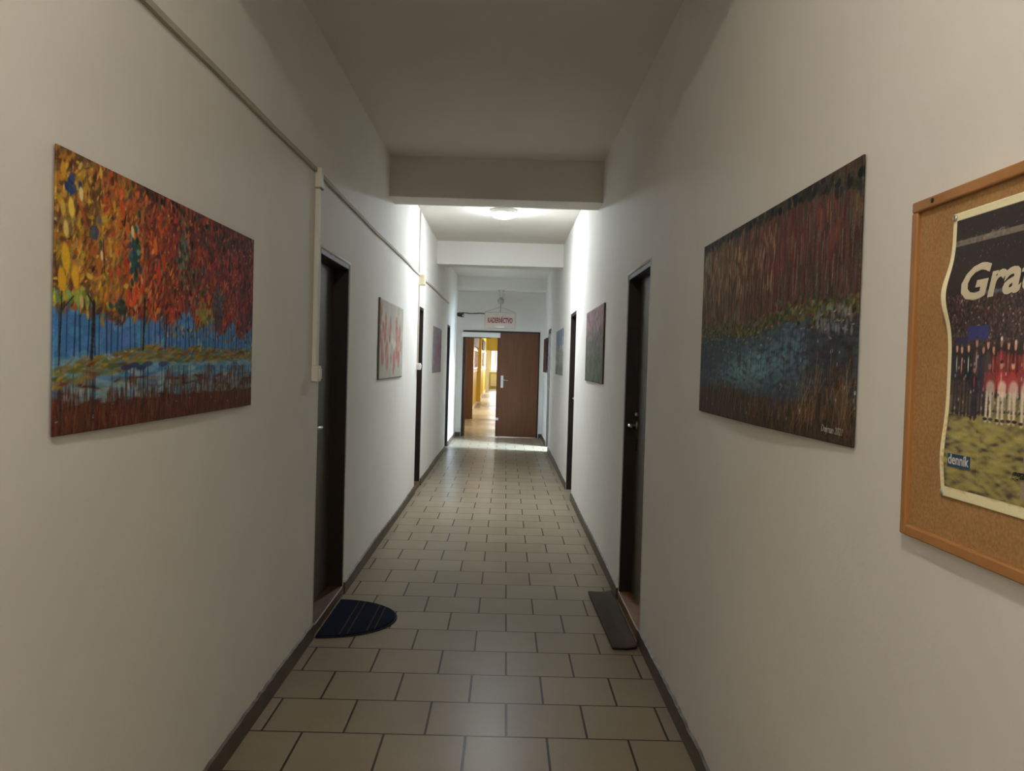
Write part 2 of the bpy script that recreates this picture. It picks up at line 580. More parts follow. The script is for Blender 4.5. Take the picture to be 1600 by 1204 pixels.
def side_door(n, x, side, op, depth, hinge_far, sill=0.055, knob=False, hoff=0.095, hz=1.055):
    ya, yb, zt = op
    root = tag(empty('door_%d' % n, (x - side * 0.08, (ya + yb) / 2, 0)), kind='structure')
    f = 0.032
    xo = x - side * WT            # outer side of the wall
    xi = x - side * 0.004
    lo, hi = min(xo, xi), max(xo, xi)
    bm = boxes((lo, hi, ya, ya + f, 0, zt), (lo, hi, yb - f, yb, 0, zt), (lo, hi, ya + f, yb - f, zt - f, zt))
    obj('door_frame', bm, M['frame_dark'], root, bevel=0.003)
    xl = x - side * depth
    a, b2 = min(xl, xl - side * 0.04), max(xl, xl - side * 0.04)
    leaf = obj('door_leaf', boxes((a, b2, ya + f, yb - f, sill, zt - f)), M['leaf'], root, bevel=0.002)
    if sill:
        s0, s1 = min(x + side * 0.004, xo), max(x + side * 0.004, xo)
        obj('threshold', boxes((s0, s1, ya + 0.001, yb - 0.001, 0.001, sill)), M['sill'] if n == 4 else M['sill_dark'], root, bevel=0.006)
    hy = ya + hoff if hinge_far else yb - hoff
    lever(leaf, xl, side, hy, hz, 0.115 if hinge_far else -0.115)
    bm = boxes((min(xl, xl + side * 0.004), max(xl, xl + side * 0.004), hy - 0.018, hy + 0.018, 0.925, 0.992))
    obj('keyhole_plate', bm, M['frame_dark'] if knob else M['metal'], leaf, bevel=0.001)
    if n in (1, 4):     # rounded plaster edge around the opening
        bm = bmesh.new()
        xe = x - side * 0.005
        tube(bm, [(xe, ya - 0.004, 0.09), (xe, ya - 0.004, zt + 0.004)], 0.0085, 10)
        tube(bm, [(xe, ya - 0.004, zt + 0.004), (xe, yb + 0.002, zt + 0.004)], 0.0085, 10)
        obj('plaster_edge', bm, M['wall'], root, smooth=True)
    if knob:
        bm = bmesh.new()
        lathe(bm, (xl, hy - 0.005, 1.145), [(0.012, 0), (0.012, side * 0.012), (0.007, side * 0.016)], 'x', 16)
        obj('peephole', bm, M['metal'], leaf, smooth=True)
    return root


tag(side_door(1, XL, 1, DL[0], 0.095, True, hoff=0.20), 'dark brown door behind the blue half round doormat')
tag(side_door(2, XL, 1, DL[1], 0.10, True), 'dark door beyond the red flower picture')
tag(side_door(3, XL, 1, DL[2], 0.10, True, sill=0.0), 'dark door in the left wall near the end of the corridor')
tag(side_door(4, XR, -1, DR[0], 0.075, False, knob=True, hoff=0.07, hz=1.08), 'dark brown door behind the flat brown doormat')
tag(side_door(5, XR, -1, DR[1], 0.10, False, sill=0.0), 'dark door beyond the pink and green picture')
# open doorway to the daylit side room
root = tag(empty('door_6', (XR + 0.08, 14.0, 0)), 'open doorway at the end of the right wall letting daylight in', kind='structure')
ya, yb, zt = DR[2]
obj('door_frame', boxes((XR + 0.004, XR + WT, ya, ya + 0.03, 0, zt), (XR + 0.004, XR + WT, yb - 0.03, yb, 0, zt), (XR + 0.004, XR + WT, ya + 0.03, yb - 0.03, zt - 0.03, zt)), M['frame_dark'], root, bevel=0.003)
lf = obj('door_leaf', boxes((XR + WT + 0.01, XR + WT + 0.79, yb + 0.01, yb + 0.05, 0.008, zt - 0.035)), M['leaf'], root, bevel=0.002)

# ---------------------------------------------------------------- double door in the end wall
root = tag(empty('door_7', ((EX0 + EX1) / 2, Y1 + 0.05, 0)), 'brown double door in the end wall, left leaf open and right leaf shut', kind='structure')
fr = 0.025
obj('door_frame', boxes((EX0, EX0 + fr, Y1 - 0.006, Y1 + 0.14, 0, EZ), (EX1 - fr, EX1, Y1 - 0.006, Y1 + 0.14, 0, EZ), (EX0 + fr, EX1 - fr, Y1 - 0.006, Y1 + 0.14, EZ - fr, EZ)), M['frame_dark'], root, bevel=0.002)
rl = obj('door_leaf', boxes((-0.150, EX1 - fr - 0.003, Y1 + 0.03, Y1 + 0.07, 0.008, EZ - fr - 0.003)), M['oak'], root, bevel=0.002)
obj('meeting_strip', boxes((-0.172, -0.146, Y1 + 0.018, Y1 + 0.03, 0.01, EZ - fr - 0.005)), M['oak'], rl, bevel=0.002)
bm = boxes((-0.088, -0.040, Y1 + 0.024, Y1 + 0.03, 0.955, 1.19))
obj('handle_plate', bm, M['white'], rl, bevel=0.003)
bm = bmesh.new()
tube(bm, [(-0.064, Y1 + 0.03, 1.105), (-0.064, Y1 - 0.03, 1.105), (-0.045, Y1 - 0.036, 1.105), (0.055, Y1 - 0.034, 1.100)], 0.0095, 10)
obj('door_handle', bm, M['metal'], rl, smooth=True)
obj('flush_bolt', boxes((-0.172, -0.118, Y1 + 0.010, Y1 + 0.018, 0.325, 0.375)), M['white'], rl, bevel=0.002)
# left leaf swung open into the passage
th = math.radians(97)
hx, hy = EX0 + fr + 0.004, Y1 + 0.075
bm = boxes((0, 0.66, -0.02, 0.02, 0.008, EZ - fr - 0.003))
bmesh.ops.rotate(bm, verts=bm.verts, cent=(0, 0, 0), matrix=Matrix.Rotation(th, 3, 'Z'))
bmesh.ops.translate(bm, verts=bm.verts, vec=(hx + 0.02, hy, 0))
obj('door_leaf', bm, M['oak'], root, bevel=0.002)
# white closer rail above the open leaf
t = tag(empty('door_closer', (-0.49, Y1 - 0.03, 1.90)), 'long white door closer bar above the open leaf of the end double door', 'door closer')
obj('body', boxes((-0.862, -0.118, Y1 - 0.060, Y1 - 0.0065, 1.915, 2.012)), M['white'], t, bevel=0.012, segs=3)
obj('arm', boxes((-0.80, -0.30, Y1 - 0.045, Y1 - 0.025, 1.900, 1.9148)), M['frame_dark'], t, bevel=0.002)

# ---------------------------------------------------------------- side room that lets the daylight in
RX0, RX1, RY0, RY1 = XR + WT, 2.75, 11.6, 15.9
WY0, WY1, WZ0, WZ1 = 12.95, 13.65, 0.40, 2.78
bm = boxes((RX0, RX1 + 0.15, RY0 - 0.15, RY0, 0, ZT), (RX0, RX1 + 0.15, RY1, RY1 + 0.15, 0, ZT),
           (RX1, RX1 + 0.15, RY0, WY0, 0, ZT), (RX1, RX1 + 0.15, WY1, RY1, 0, ZT),
           (RX1, RX1 + 0.15, WY0, WY1, 0, WZ0), (RX1, RX1 + 0.15, WY0, WY1, WZ1, ZT))
tag(obj('wall_side_room', bm, M['wall']), kind='structure')
tag(obj('ceiling', boxes((RX0, RX1, RY0, RY1, ZC, ZC + 0.1)), M['ceiling']), kind='structure')
w = tag(empty('window_1', (RX1 + 0.07, (WY0 + WY1) / 2, WZ0)), kind='structure')
xf0, xf1 = RX1 + 0.03, RX1 + 0.09
obj('window_frame', boxes((xf0, xf1, WY0, WY0 + 0.05, WZ0, WZ1), (xf0, xf1, WY1 - 0.05, WY1, WZ0, WZ1),
                          (xf0, xf1, WY0 + 0.05, WY1 - 0.05, WZ0, WZ0 + 0.05), (xf0, xf1, WY0 + 0.05, WY1 - 0.05, WZ1 - 0.05, WZ1)), M['white'], w)
obj('pane', boxes((RX1 + 0.055, RX1 + 0.06, WY0 + 0.05, WY1 - 0.05, WZ0 + 0.05, WZ1 - 0.05)), M['glass'], w)

# ---------------------------------------------------------------- yellow passage beyond the double door
PX0, PX1, PY0, PY1, PZ = -1.0, 0.95, Y1 + 0.14, 46.0, 2.9
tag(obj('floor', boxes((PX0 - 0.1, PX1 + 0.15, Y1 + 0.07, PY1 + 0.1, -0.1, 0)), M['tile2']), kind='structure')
tag(obj('ceiling', boxes((PX0, PX1, PY0, PY1, PZ, PZ + 0.1)), M['ceiling']), kind='structure')
tag(obj('wall_passage_left', boxes((PX0 - 0.1, PX0, PY0, PY1, 0, PZ + 0.1)), M['yellow']), kind='structure')
bm = bmesh.new()
y = PY0
for cy in (18.4, 24.0, 32.0, 39.0):
    box(bm, PX1, PX1 + 0.15, y, cy - 0.8, 0, PZ + 0.1)
    box(bm, PX1, PX1 + 0.15, cy - 0.8, cy + 0.8, 0, 1.0)
    box(bm, PX1, PX1 + 0.15, cy - 0.8, cy + 0.8, 2.3, PZ + 0.1)
    y = cy + 0.8
box(bm, PX1, PX1 + 0.15, y, PY1, 0, PZ + 0.1)
tag(obj('wall_passage_right', bm, M['yellow']), kind='structure')
for i, cy in enumerate((18.4, 24.0, 32.0, 39.0)):  # unseen windows, added to go with the passage lamps
    w = tag(empty('window_%d' % (i + 3), (PX1 + 0.1, cy, 1.0)), kind='structure')
    obj('window_frame', boxes((PX1 + 0.08, PX1 + 0.14, cy - 0.8, cy - 0.75, 1.0, 2.3), (PX1 + 0.08, PX1 + 0.14, cy + 0.75, cy + 0.8, 1.0, 2.3),
                              (PX1 + 0.08, PX1 + 0.14, cy - 0.75, cy + 0.75, 1.0, 1.05), (PX1 + 0.08, PX1 + 0.14, cy - 0.75, cy + 0.75, 2.25, 2.3)), M['white'], w)
    obj('pane', boxes((PX1 + 0.105, PX1 + 0.11, cy - 0.75, cy + 0.75, 1.05, 2.25)), M['glass'], w)
# door frames and jambs that step out along the passage
d = tag(empty('door_8', (0, 21.0, 0)), 'brown door frame standing across the yellow passage', kind='structure')
obj('door_frame', boxes((PX0, -0.815, 20.95, 21.07, 0, 2.9), (0.78, PX1, 20.95, 21.07, 0, 2.9), (-0.815, 0.78, 20.95, 21.07, 2.25, 2.9)), M['jamb'], d)
tag(obj('trim_6', boxes((PX0, -0.86, 29.0, 29.25, 0.03, PZ), (0.85, PX1, 29.0, 29.25, 0.03, PZ), (-0.86, 0.85, 29.0, 29.25, 2.45, PZ)), M['yellow']), kind='structure')
tag(obj('trim_7', boxes((PX0, -0.84, 41.9, 42.2, 0, 2.05), (0.8, PX1, 41.9, 42.2, 0, 2.05)), M['pale']), kind='structure')
tag(obj('trim_8', boxes((PX0, PX1, 41.9, 42.2, 2.05, PZ)), M['yellow_shaded']), kind='structure')
tag(obj('trim_9', boxes((PX0, PX0 + 0.02, 21.1, 28.99, 1.12, 1.19), (PX0, PX0 + 0.02, 29.26, 41.89, 1.12, 1.19)), M['rail']), kind='structure')
tag(obj('baseboard_passage', boxes((PX0, PX0 + 0.03, 21.1, 28.95, 0, 0.07), (PX0, -0.84, 28.97, 29.0, 0, 0.06), (PX0, PX0 + 0.03, 29.26, 41.9, 0, 0.08)), M['rail']), kind='structure')
# far end: window over a radiator
WX0, WX1 = -0.86, 0.7
bm = boxes((PX0 - 0.1, WX0, PY1, PY1 + 0.15, 0, PZ + 0.1), (WX1, PX1 + 0.15, PY1, PY1 + 0.15, 0, PZ + 0.1),
           (WX0, WX1, PY1, PY1 + 0.15, 0, 0.95), (WX0, WX1, PY1, PY1 + 0.15, 2.15, PZ + 0.1))
tag(obj('wall_passage_end', bm, M['pale']), kind='structure')
w = tag(empty('window_2', (-0.08, PY1 + 0.08, 0.95)), kind='structure')
obj('window_frame', boxes((WX0, WX0 + 0.06, PY1 + 0.05, PY1 + 0.1, 0.95, 2.15), (WX1 - 0.06, WX1, PY1 + 0.05, PY1 + 0.1, 0.95, 2.15),
                          (WX0 + 0.06, WX1 - 0.06, PY1 + 0.05, PY1 + 0.1, 0.95, 1.02), (WX0 + 0.06, WX1 - 0.06, PY1 + 0.05, PY1 + 0.1, 2.08, 2.15),
                          (-0.60, -0.54, PY1 + 0.05, PY1 + 0.1, 1.02, 2.08)), M['white'], w)
obj('pane', boxes((WX0 + 0.06, WX1 - 0.06, PY1 + 0.07, PY1 + 0.075, 1.02, 2.08)), M['glass'], w)
obj('window_sill', boxes((WX0 - 0.05, WX1 + 0.05, PY1 - 0.16, PY1 + 0.05, 0.91, 0.95)), M['white'], w, bevel=0.01)
t = tag(empty('radiator', (-0.3, PY1 - 0.08, 0.12)), 'pale panel radiator under the bright window at the far end of the passage', 'radiator')
bm = boxes((-0.82, 0.5, PY1 - 0.11, PY1 - 0.05, 0.14, 0.80))
for k in range(22):
    xk = -0.81 + k * 0.06
    box(bm, xk, xk + 0.03, PY1 - 0.122, PY1 - 0.11, 0.17, 0.77)
obj('panel', bm, M['white'], t)
for xb in (-0.7, 0.3):
    obj('bracket', boxes((xb, xb + 0.04, PY1 - 0.05, PY1 - 0.001, 0.3, 0.7)), M['white'], t)
bm = bmesh.new()
tube(bm, [(-0.79, PY1 - 0.08, 0.0), (-0.79, PY1 - 0.08, 0.15)], 0.012, 8)
obj('pipe', bm, M['white'], t)


def framed(label, ya, yb, z0, z1, mats, seed):
    t = tag(empty('framed_picture', (PX0 + 0.02, (ya + yb) / 2, z0)), label, 'picture', 'pictures along the yellow passage wall')
    f = 0.05
    obj('frame', boxes((PX0 + 0.001, PX0 + 0.035, ya, ya + f, z0, z1), (PX0 + 0.001, PX0 + 0.035, yb - f, yb, z0, z1),
                       (PX0 + 0.001, PX0 + 0.035, ya + f, yb - f, z0, z0 + f), (PX0 + 0.001, PX0 + 0.035, ya + f, yb - f, z1 - f, z1)), mats, t)
    cv = Canvas(40, 24, (205, 190, 180))
    for k in range(60):
        cv.dab(RNG.random(), RNG.random(), 0.05 + 0.1 * RNG.random(), 0.05 + 0.1 * RNG.random(), RNG.random() * 3,
               [(200, 120, 110), (225, 215, 205), (150, 110, 100), (190, 160, 140)][k % 4], 0.8)
    sheet('print', cv, (1, 1, 1), PX0 + 0.012, 1, ya + f, yb - ya - 2 * f, z0 + f, z1 - z0 - 2 * f, M['canvas'], t)


framed('pink and white framed picture nearest the brown door frame in the yellow passage', 25.2, 28.6, 1.22, 1.85, M['white'], 1)
framed('pink framed picture just beyond the yellow jamb in the passage', 33.2, 35.6, 0.98 + 0.25, 1.9, M['white'], 2)
framed('pink and white framed picture farthest along the yellow passage', 36.6, 39.8, 1.23, 1.9, M['white'], 3)
tag(obj('notice_board', boxes((PX0 + 0.001, PX0 + 0.05, 24.6, 28.7, 1.92, 2.42)), M['frame_dark'], bevel=0.01), 'dark brown board high on the yellow passage wall above a framed picture', 'notice board')
tag(obj('notice_board', boxes((PX0 + 0.001, PX0 + 0.09, 32.4, 36.4, 1.96, 2.35)), M['frame_dark'], bevel=0.01), 'dark brown board on the passage wall beyond the yellow jamb', 'notice board')


# ================================================================= lamps
def dome_lamp(label, x, y, mat):
    t = tag(empty('ceiling_lamp', (x, y, ZC)), label, 'lamp')
    bm = bmesh.new()
    lathe(bm, (x, y, ZC), [(0.130, 0), (0.136, -0.008), (0.136, -0.036), (0.130, -0.042)], 'z', 48)
    obj('base', bm, M['white'], t, smooth=False)
    bm = bmesh.new()
    prof = [(0.128, -0.042)] + [(0.128 * math.cos(a), -0.043 - 0.049 * math.sin(a)) for a in [k * PI / 20 for k in range(0, 10)]] + [(0.002, -0.092)]
    lathe(bm, (x, y, ZC), prof, 'z', 48)
    obj('diffuser', bm, mat, t, smooth=True)


dome_lamp('lit white dome lamp on the ceiling between the first two beams ahead', -0.065, 8.72, M['lamp_far'])
NLX, NLY = -0.10, 0.12
t = tag(empty('ceiling_lamp', (NLX, NLY, ZC)), 'small lit globe lamp on the ceiling above where the photo was taken', 'lamp')
bm = bmesh.new()
lathe(bm, (NLX, NLY, ZC), [(0.055, 0), (0.058, -0.006), (0.050, -0.022), (0.030, -0.030), (0.030, -0.036)], 'z', 32)
obj('base', bm, M['white'], t, smooth=True)
bm = bmesh.new()
lathe(bm, (NLX, NLY, ZC - 0.082), [(0.05 * math.sin(k * PI / 18) + 0.001, 0.05 * math.cos(k * PI / 18)) for k in range(1, 19)], 'z', 32)
obj('diffuser', bm, M['lamp_near'], t, smooth=True)

# ================================================================= paintings
# --- autumn trees by water, big picture on the left wall
cv = Canvas(500, 224, (70, 40, 28))


def mixc(a, b2, t):
    return tuple(a[i] + (b2[i] - a[i]) * t for i in range(3))


def island(u):      # top line of the island
    return 0.225 + 0.105 * min(1, u / 0.35) ** 0.7 + 0.004 * math.sin(u * 23)


cv.rect(0, 1, 0.20, 0.56, (56, 98, 142))
for k in range(260):
    cv.dab(RNG.random(), 0.26 + 0.28 * RNG.random(), 0.06, 0.02, RNG.normal(0, 0.5), (54 + 32 * RNG.random(), 98 + 32 * RNG.random(), 142 + 26 * RNG.random()), 0.5)
# thin background trunks
for k in range(46):
    u = 0.01 + k * 0.0218 + RNG.normal(0, 0.004)
    top = 0.47 + 0.06 * RNG.random()
    cv.line([(u, island(u) - 0.01), (u + RNG.normal(0, 0.003), top)], 0.005 + 0.004 * RNG.random(), (24, 36, 56), 0.75)
    if k % 3 == 0: cv.line([(u, 0.42), (u + 0.02 * RNG.choice([-1, 1]), 0.50)], 0.004, (24, 36, 56), 0.7)
# water
for k in range(420):
    u = RNG.random(); v = 0.11 + 0.17 * RNG.random()
    cv.dab(u, v, 0.07, 0.014, RNG.normal(0, 0.08), mixc((60, 104, 136), (124, 142, 132), RNG.random()), 0.6)
for k in range(60):
    u = RNG.random()
    cv.line([(u, 0.09), (u, 0.24)], 0.006, (30, 42, 55), 0.55)
# red-brown reflections at the bottom
for k in range(1100):
    u = RNG.random()
    lim = 0.12 + 0.12 * u + 0.035 * math.sin(u * 31) + 0.02 * math.sin(u * 77)
    v = lim * RNG.random()
    c = [(70, 34, 24), (84, 42, 26), (58, 28, 22), (92, 54, 30)][k % 4]
    cv.dab(u, v, 0.008, 0.035, RNG.normal(0, 0.15), c, 0.6, 0.6)
for u, w_ in ((0.02, 0.012), (0.12, 0.016), (0.31, 0.012), (0.41, 0.009), (0.70, 0.010)):
    cv.line([(u, 0.05), (u, 0.23)], w_, (34, 32, 34), 0.6)
# island
for k in range(520):
    u = RNG.random()
    top = island(u)
    thick = 0.085 * (1 - 0.35 * u)
    v = top - thick * RNG.random()
    c = [(106, 100, 42), (78, 90, 42), (140, 102, 40), (98, 58, 34), (62, 72, 44), (122, 96, 44)][int(RNG.integers(0, 6))]
    cv.dab(u, v, 0.045 + 0.03 * RNG.random(), 0.009, RNG.normal(0.08, 0.16), c, 0.6, 0.7)
for (u, v) in ((0.27, 0.245), (0.30, 0.235), (0.33, 0.25), (0.24, 0.235), (0.40, 0.25)):
    cv.dab(u, v, 0.06, 0.014, 0.05, (44, 46, 78), 0.85)
for k in range(12):
    u = RNG.random()
    cv.dab(u, island(u) - 0.02 * RNG.random(), 0.02, 0.004, RNG.normal(0, 0.2), (150, 150, 136), 0.6)
for k in range(34):
    u = RNG.random()
    cv.dab(u, island(u) - 0.012 - 0.03 * RNG.random(), 0.035, 0.008, RNG.normal(0.1, 0.15), [(150, 104, 40), (112, 60, 36), (70, 92, 44), (96, 104, 48)][k % 4], 0.75)
# foliage: dark ground first, then clumps of strokes, then single leaves
def leaf_low(u): return 0.455 - 0.02 * math.sin(u * 9) + (0.035 * math.sin(u * 40) if u > 0.4 else 0.012 * math.sin(u * 50)) - 0.05 * max(0, u - 0.75)


def leaf_pal(e):
    if e < 0.16: return [(178, 138, 42), (160, 112, 34), (186, 150, 52), (140, 92, 36), (112, 92, 40), (150, 84, 36)]
    if e < 0.34: return [(164, 106, 38), (160, 74, 34), (140, 58, 34), (122, 62, 34), (152, 92, 38), (110, 84, 40)]
    if e < 0.56: return [(166, 70, 32), (146, 50, 32), (122, 44, 34), (112, 40, 32), (150, 84, 38), (90, 44, 34)]
    return [(118, 40, 32), (104, 36, 30), (92, 36, 30), (150, 62, 34), (84, 44, 34), (112, 36, 34), (136, 50, 32)]


for k in range(1500):
    u = RNG.random(); lo_ = leaf_low(u) + 0.01
    v = lo_ + (1.0 - lo_) * RNG.random()
    c = [(86, 62, 34), (96, 56, 34), (72, 38, 30), (60, 34, 30)][min(3, int(max(0, u + RNG.normal(0, 0.08)) * 5))]
    cv.dab(u, v, 0.03, 0.03, RNG.random() * 3, c, 0.85)
for k in range(560):
    u = RNG.random(); lo_ = leaf_low(u)
    v = lo_ + (1.0 - lo_) * RNG.random()
    pal = leaf_pal(u + RNG.normal(0, 0.07))
    base = pal[int(RNG.integers(0, len(pal)))]
    R_ = 0.05 - 0.018 * u
    ang0 = RNG.normal(0.9 if u < 0.4 else 1.4, 0.5)
    dark = RNG.random() < 0.22
    for q in range(9):
        c = mixc(base, (52, 34, 30), 0.75) if dark else mixc(base, pal[int(RNG.integers(0, len(pal)))], 0.45 * RNG.random())
        rr = R_ * (0.22 + 0.42 * RNG.random() ** 1.5)
        cv.dab(u + RNG.normal(0, R_ * 0.32), max(lo_ - 0.01, v + RNG.normal(0, R_ * 0.8)), rr * (1.2 + RNG.random() * (0.6 + u)), rr * 0.55, ang0 + RNG.normal(0, 0.45), c, 0.85, 0.5, 9, 0.45)
for k in range(900):
    u = RNG.random(); lo_ = leaf_low(u)
    v = lo_ + (1.0 - lo_) * RNG.random()
    pal = leaf_pal(u + RNG.normal(0, 0.10))
    c = pal[int(RNG.integers(0, len(pal)))]
    if k % 4 == 0: c = mixc(c, (40, 30, 28), 0.7)
    if k % 9 == 0: c = mixc(c, (210, 180, 120), 0.35)
    rr = 0.007 + 0.013 * RNG.random() * (1.2 - 0.6 * u)
    cv.dab(u, v, rr * 1.6, rr * 0.7, RNG.normal(1.0, 0.7), c, 0.9, 0.4, 10, 0.2)
for k in range(150):
    u = 0.16 + 0.75 * RNG.random(); lo_ = leaf_low(u)
    v = lo_ + 0.02 + (0.96 - lo_) * RNG.random()
    c = [(186, 84, 34), (172, 60, 34), (190, 110, 44)][k % 3] if u < 0.5 else [(150, 54, 34), (160, 74, 38), (134, 40, 36)][k % 3]
    for q in range(3):
        cv.dab(u + RNG.normal(0, 0.006), v + RNG.normal(0, 0.015), 0.016 + 0.012 * RNG.random(), 0.010, RNG.normal(1.0, 0.5), c, 0.85, 0.4, 8, 0.3)
# dark gaps and green clusters
for (u, v, n_, ru, rv, pal) in (
        (0.272, 0.70, 46, 0.02, 0.11, [(44, 82, 62), (30, 56, 44), (92, 126, 110), (36, 60, 84)]),
        (0.50, 0.78, 60, 0.022, 0.14, [(66, 70, 50), (48, 54, 42), (82, 92, 72)]),
        (0.57, 0.66, 50, 0.05, 0.13, [(72, 60, 38), (54, 46, 34), (96, 72, 40)]),
        (0.64, 0.50, 60, 0.05, 0.06, [(110, 102, 44), (84, 92, 46), (138, 112, 48)]),
        (0.72, 0.56, 60, 0.035, 0.10, [(58, 58, 56), (50, 60, 64), (62, 52, 44)]),
        (0.75, 0.93, 60, 0.25, 0.05, [(50, 44, 32), (42, 46, 34), (70, 34, 28)]),
        (0.40, 0.97, 30, 0.15, 0.03, [(44, 46, 32), (52, 34, 28)]),
        (0.05, 0.88, 12, 0.02, 0.05, [(52, 66, 104), (40, 56, 92)]),
        (0.13, 0.74, 10, 0.015, 0.04, [(60, 66, 80), (48, 54, 60)]),
        (0.05, 0.49, 26, 0.06, 0.025, [(124, 140, 56), (90, 130, 62), (150, 140, 54)]),
        (0.23, 0.47, 16, 0.03, 0.025, [(36, 70, 56), (52, 44, 34)]),
        (0.27, 0.52, 14, 0.02, 0.05, [(182, 76, 40), (170, 66, 38)])):
    for k in range(n_):
        c = pal[int(RNG.integers(0, len(pal)))]
        cv.dab(u + RNG.normal(0, ru * 0.6), v + RNG.normal(0, rv * 0.5), 0.016, 0.02, RNG.normal(0.4, 0.6), c, 0.9)
for (u, v, r, c) in ((0.045, 0.80, 0.042, (196, 168, 66)), (0.02, 0.79, 0.034, (178, 150, 62)), (0.03, 0.72, 0.036, (184, 164, 84)), (0.075, 0.86, 0.03, (196, 184, 130)),
                     (0.03, 0.62, 0.06, (190, 150, 34)), (0.06, 0.56, 0.05, (186, 142, 32)), (0.02, 0.54, 0.055, (188, 140, 34)), (0.02, 0.92, 0.034, (186, 140, 52)),
                     (0.08, 0.475, 0.03, (180, 156, 100)), (0.10, 0.43, 0.02, (160, 128, 60)), (0.15, 0.41, 0.024, (140, 104, 44)), (0.145, 0.66, 0.022, (206, 176, 124)),
                     (0.26, 0.79, 0.028, (206, 182, 132)), (0.22, 0.86, 0.045, (180, 76, 34)), (0.24, 0.79, 0.04, (172, 86, 36)), (0.36, 0.76, 0.045, (176, 88, 34)), (0.40, 0.70, 0.05, (168, 72, 32)),
                     (0.38, 0.64, 0.035, (176, 60, 34)), (0.66, 0.75, 0.03, (150, 66, 32)), (0.3, 0.60, 0.02, (190, 130, 90)), (0.86, 0.62, 0.03, (140, 60, 36))):
    cv.dab(u, v, r * 0.55, r, 0.2, c, 0.95, 0.3, 5)
for k in range(60):
    u = RNG.random(); v = 0.48 + 0.45 * RNG.random()
    cv.dab(u, v, 0.006, 0.009, RNG.normal(0, 0.6), (176, 140, 96), 0.6)
for k in range(90):       # ragged lower leaves against the blue
    u = 0.38 + 0.62 * RNG.random()
    cv.dab(u, 0.44 - 0.05 * RNG.random() - 0.03 * u, 0.010, 0.014, RNG.normal(0.6, 0.5), [(110, 76, 48), (74, 54, 44), (150, 120, 84), (56, 56, 62)][k % 4], 0.9)
# main trunks
for u, w_, v0, v1 in ((0.118, 0.017, 0.275, 0.475), (0.312, 0.014, 0.315, 0.52), (0.415, 0.009, 0.32, 0.47), (0.705, 0.010, 0.33, 0.52), (0.018, 0.006, 0.25, 0.50), (0.86, 0.006, 0.32, 0.44), (0.62, 0.005, 0.32, 0.45)):
    cv.line([(u - 0.004, v0), (u, (v0 + v1) / 2), (u + 0.002, v1)], w_, (34, 26, 24), 0.95)
cv.line([(0.118, 0.47), (0.10, 0.505)], 0.008, (30, 24, 22), 0.9)
cv.line([(0.022, 0.44), (0.055, 0.49)], 0.005, (36, 40, 50), 0.9)
cv.line([(0.155, 0.60), (0.15, 0.72)], 0.006, (44, 30, 28), 0.8)
for k in range(40):
    cv.dab(RNG.random(), 0.04 + 0.2 * RNG.random(), 0.012, 0.003, RNG.normal(0, 0.3), (150, 140, 128), 0.5)
cv.grain(3.5)
GAIN_N = (1.75, 1.8, 1.95)
o = sheet('painting', cv, GAIN_N, XL, 1, 1.735, 1.345, 1.250, 0.608, M['canvas'], None, lambda u, z: 0.010 + 0.006 * np.sin(PI * u / 1.345) * np.clip((1.9 - z) / 0.6, 0, 1), 0.004)
tag(o, 'large unframed painting of orange and red autumn trees over blue water on the left wall', 'painting')

# --- dark pond and forest, big picture on the right wall
cv = Canvas(500, 224, (52, 40, 32))


def shore(u): return 0.45 + 0.015 * math.sin(u * 11) + 0.07 * max(0, u - 0.45)


for k in range(3000):
    u = RNG.random(); v = 0.42 + 0.58 * RNG.random()
    e = u + RNG.normal(0, 0.07)
    if e < 0.35: pal = [(86, 68, 46), (70, 56, 40), (104, 84, 54), (60, 50, 40), (92, 62, 44), (76, 70, 52)]
    elif e < 0.55: pal = [(84, 58, 42), (100, 82, 52), (70, 46, 36), (60, 44, 36), (92, 50, 36), (56, 46, 36)]
    elif e < 0.75: pal = [(84, 40, 34), (70, 42, 36), (58, 42, 36), (62, 50, 40), (92, 42, 34), (54, 52, 52)]
    else: pal = [(66, 42, 36), (56, 44, 38), (76, 40, 34), (50, 44, 38), (60, 52, 44), (70, 58, 46)]
    c = pal[int(RNG.integers(0, len(pal)))]
    cv.dab(u, v, 0.008 + 0.006 * RNG.random(), 0.03 + 0.05 * RNG.random(), RNG.normal(0, 0.12), c, 0.75, 0.5, 7)
for k in range(150):
    u = RNG.random() ** 1.2 * 0.6
    v = 0.62 + 0.30 * RNG.random()
    cv.dab(u, v, 0.010, 0.035, RNG.normal(0, 0.2), [(128, 104, 66), (116, 92, 58), (138, 112, 70)][k % 3], 0.7)
for k in range(90):
    u = 0.5 + 0.45 * RNG.random()
    cv.dab(u, 0.68 + 0.24 * RNG.random(), 0.018, 0.05, RNG.normal(0, 0.3), [(84, 42, 36), (76, 44, 38), (92, 48, 38)][k % 3], 0.45)
for k in range(190):       # dark green band along the top
    u = RNG.random()
    cv.dab(u, 1.0 - 0.045 * RNG.random() - 0.10 * max(0, u - 0.75) * RNG.random() * 4, 0.03, 0.022, RNG.normal(0, 0.4), [(34, 36, 28), (40, 42, 34), (30, 32, 28)][k % 3], 0.9)
for k in range(20):
    cv.dab(0.03 + 0.05 * RNG.random(), 0.93 - 0.1 * RNG.random(), 0.02, 0.03, 0.4, (92, 92, 76), 0.6)
for k in range(170):       # thin bright trunks
    u = RNG.random()
    v = 0.50 + 0.36 * RNG.random()
    cv.line([(u, v), (u + RNG.normal(0, 0.003), v + 0.05 + 0.08 * RNG.random())], 0.0045, [(122, 106, 84), (100, 88, 72), (120, 108, 90)][k % 3], 0.45)
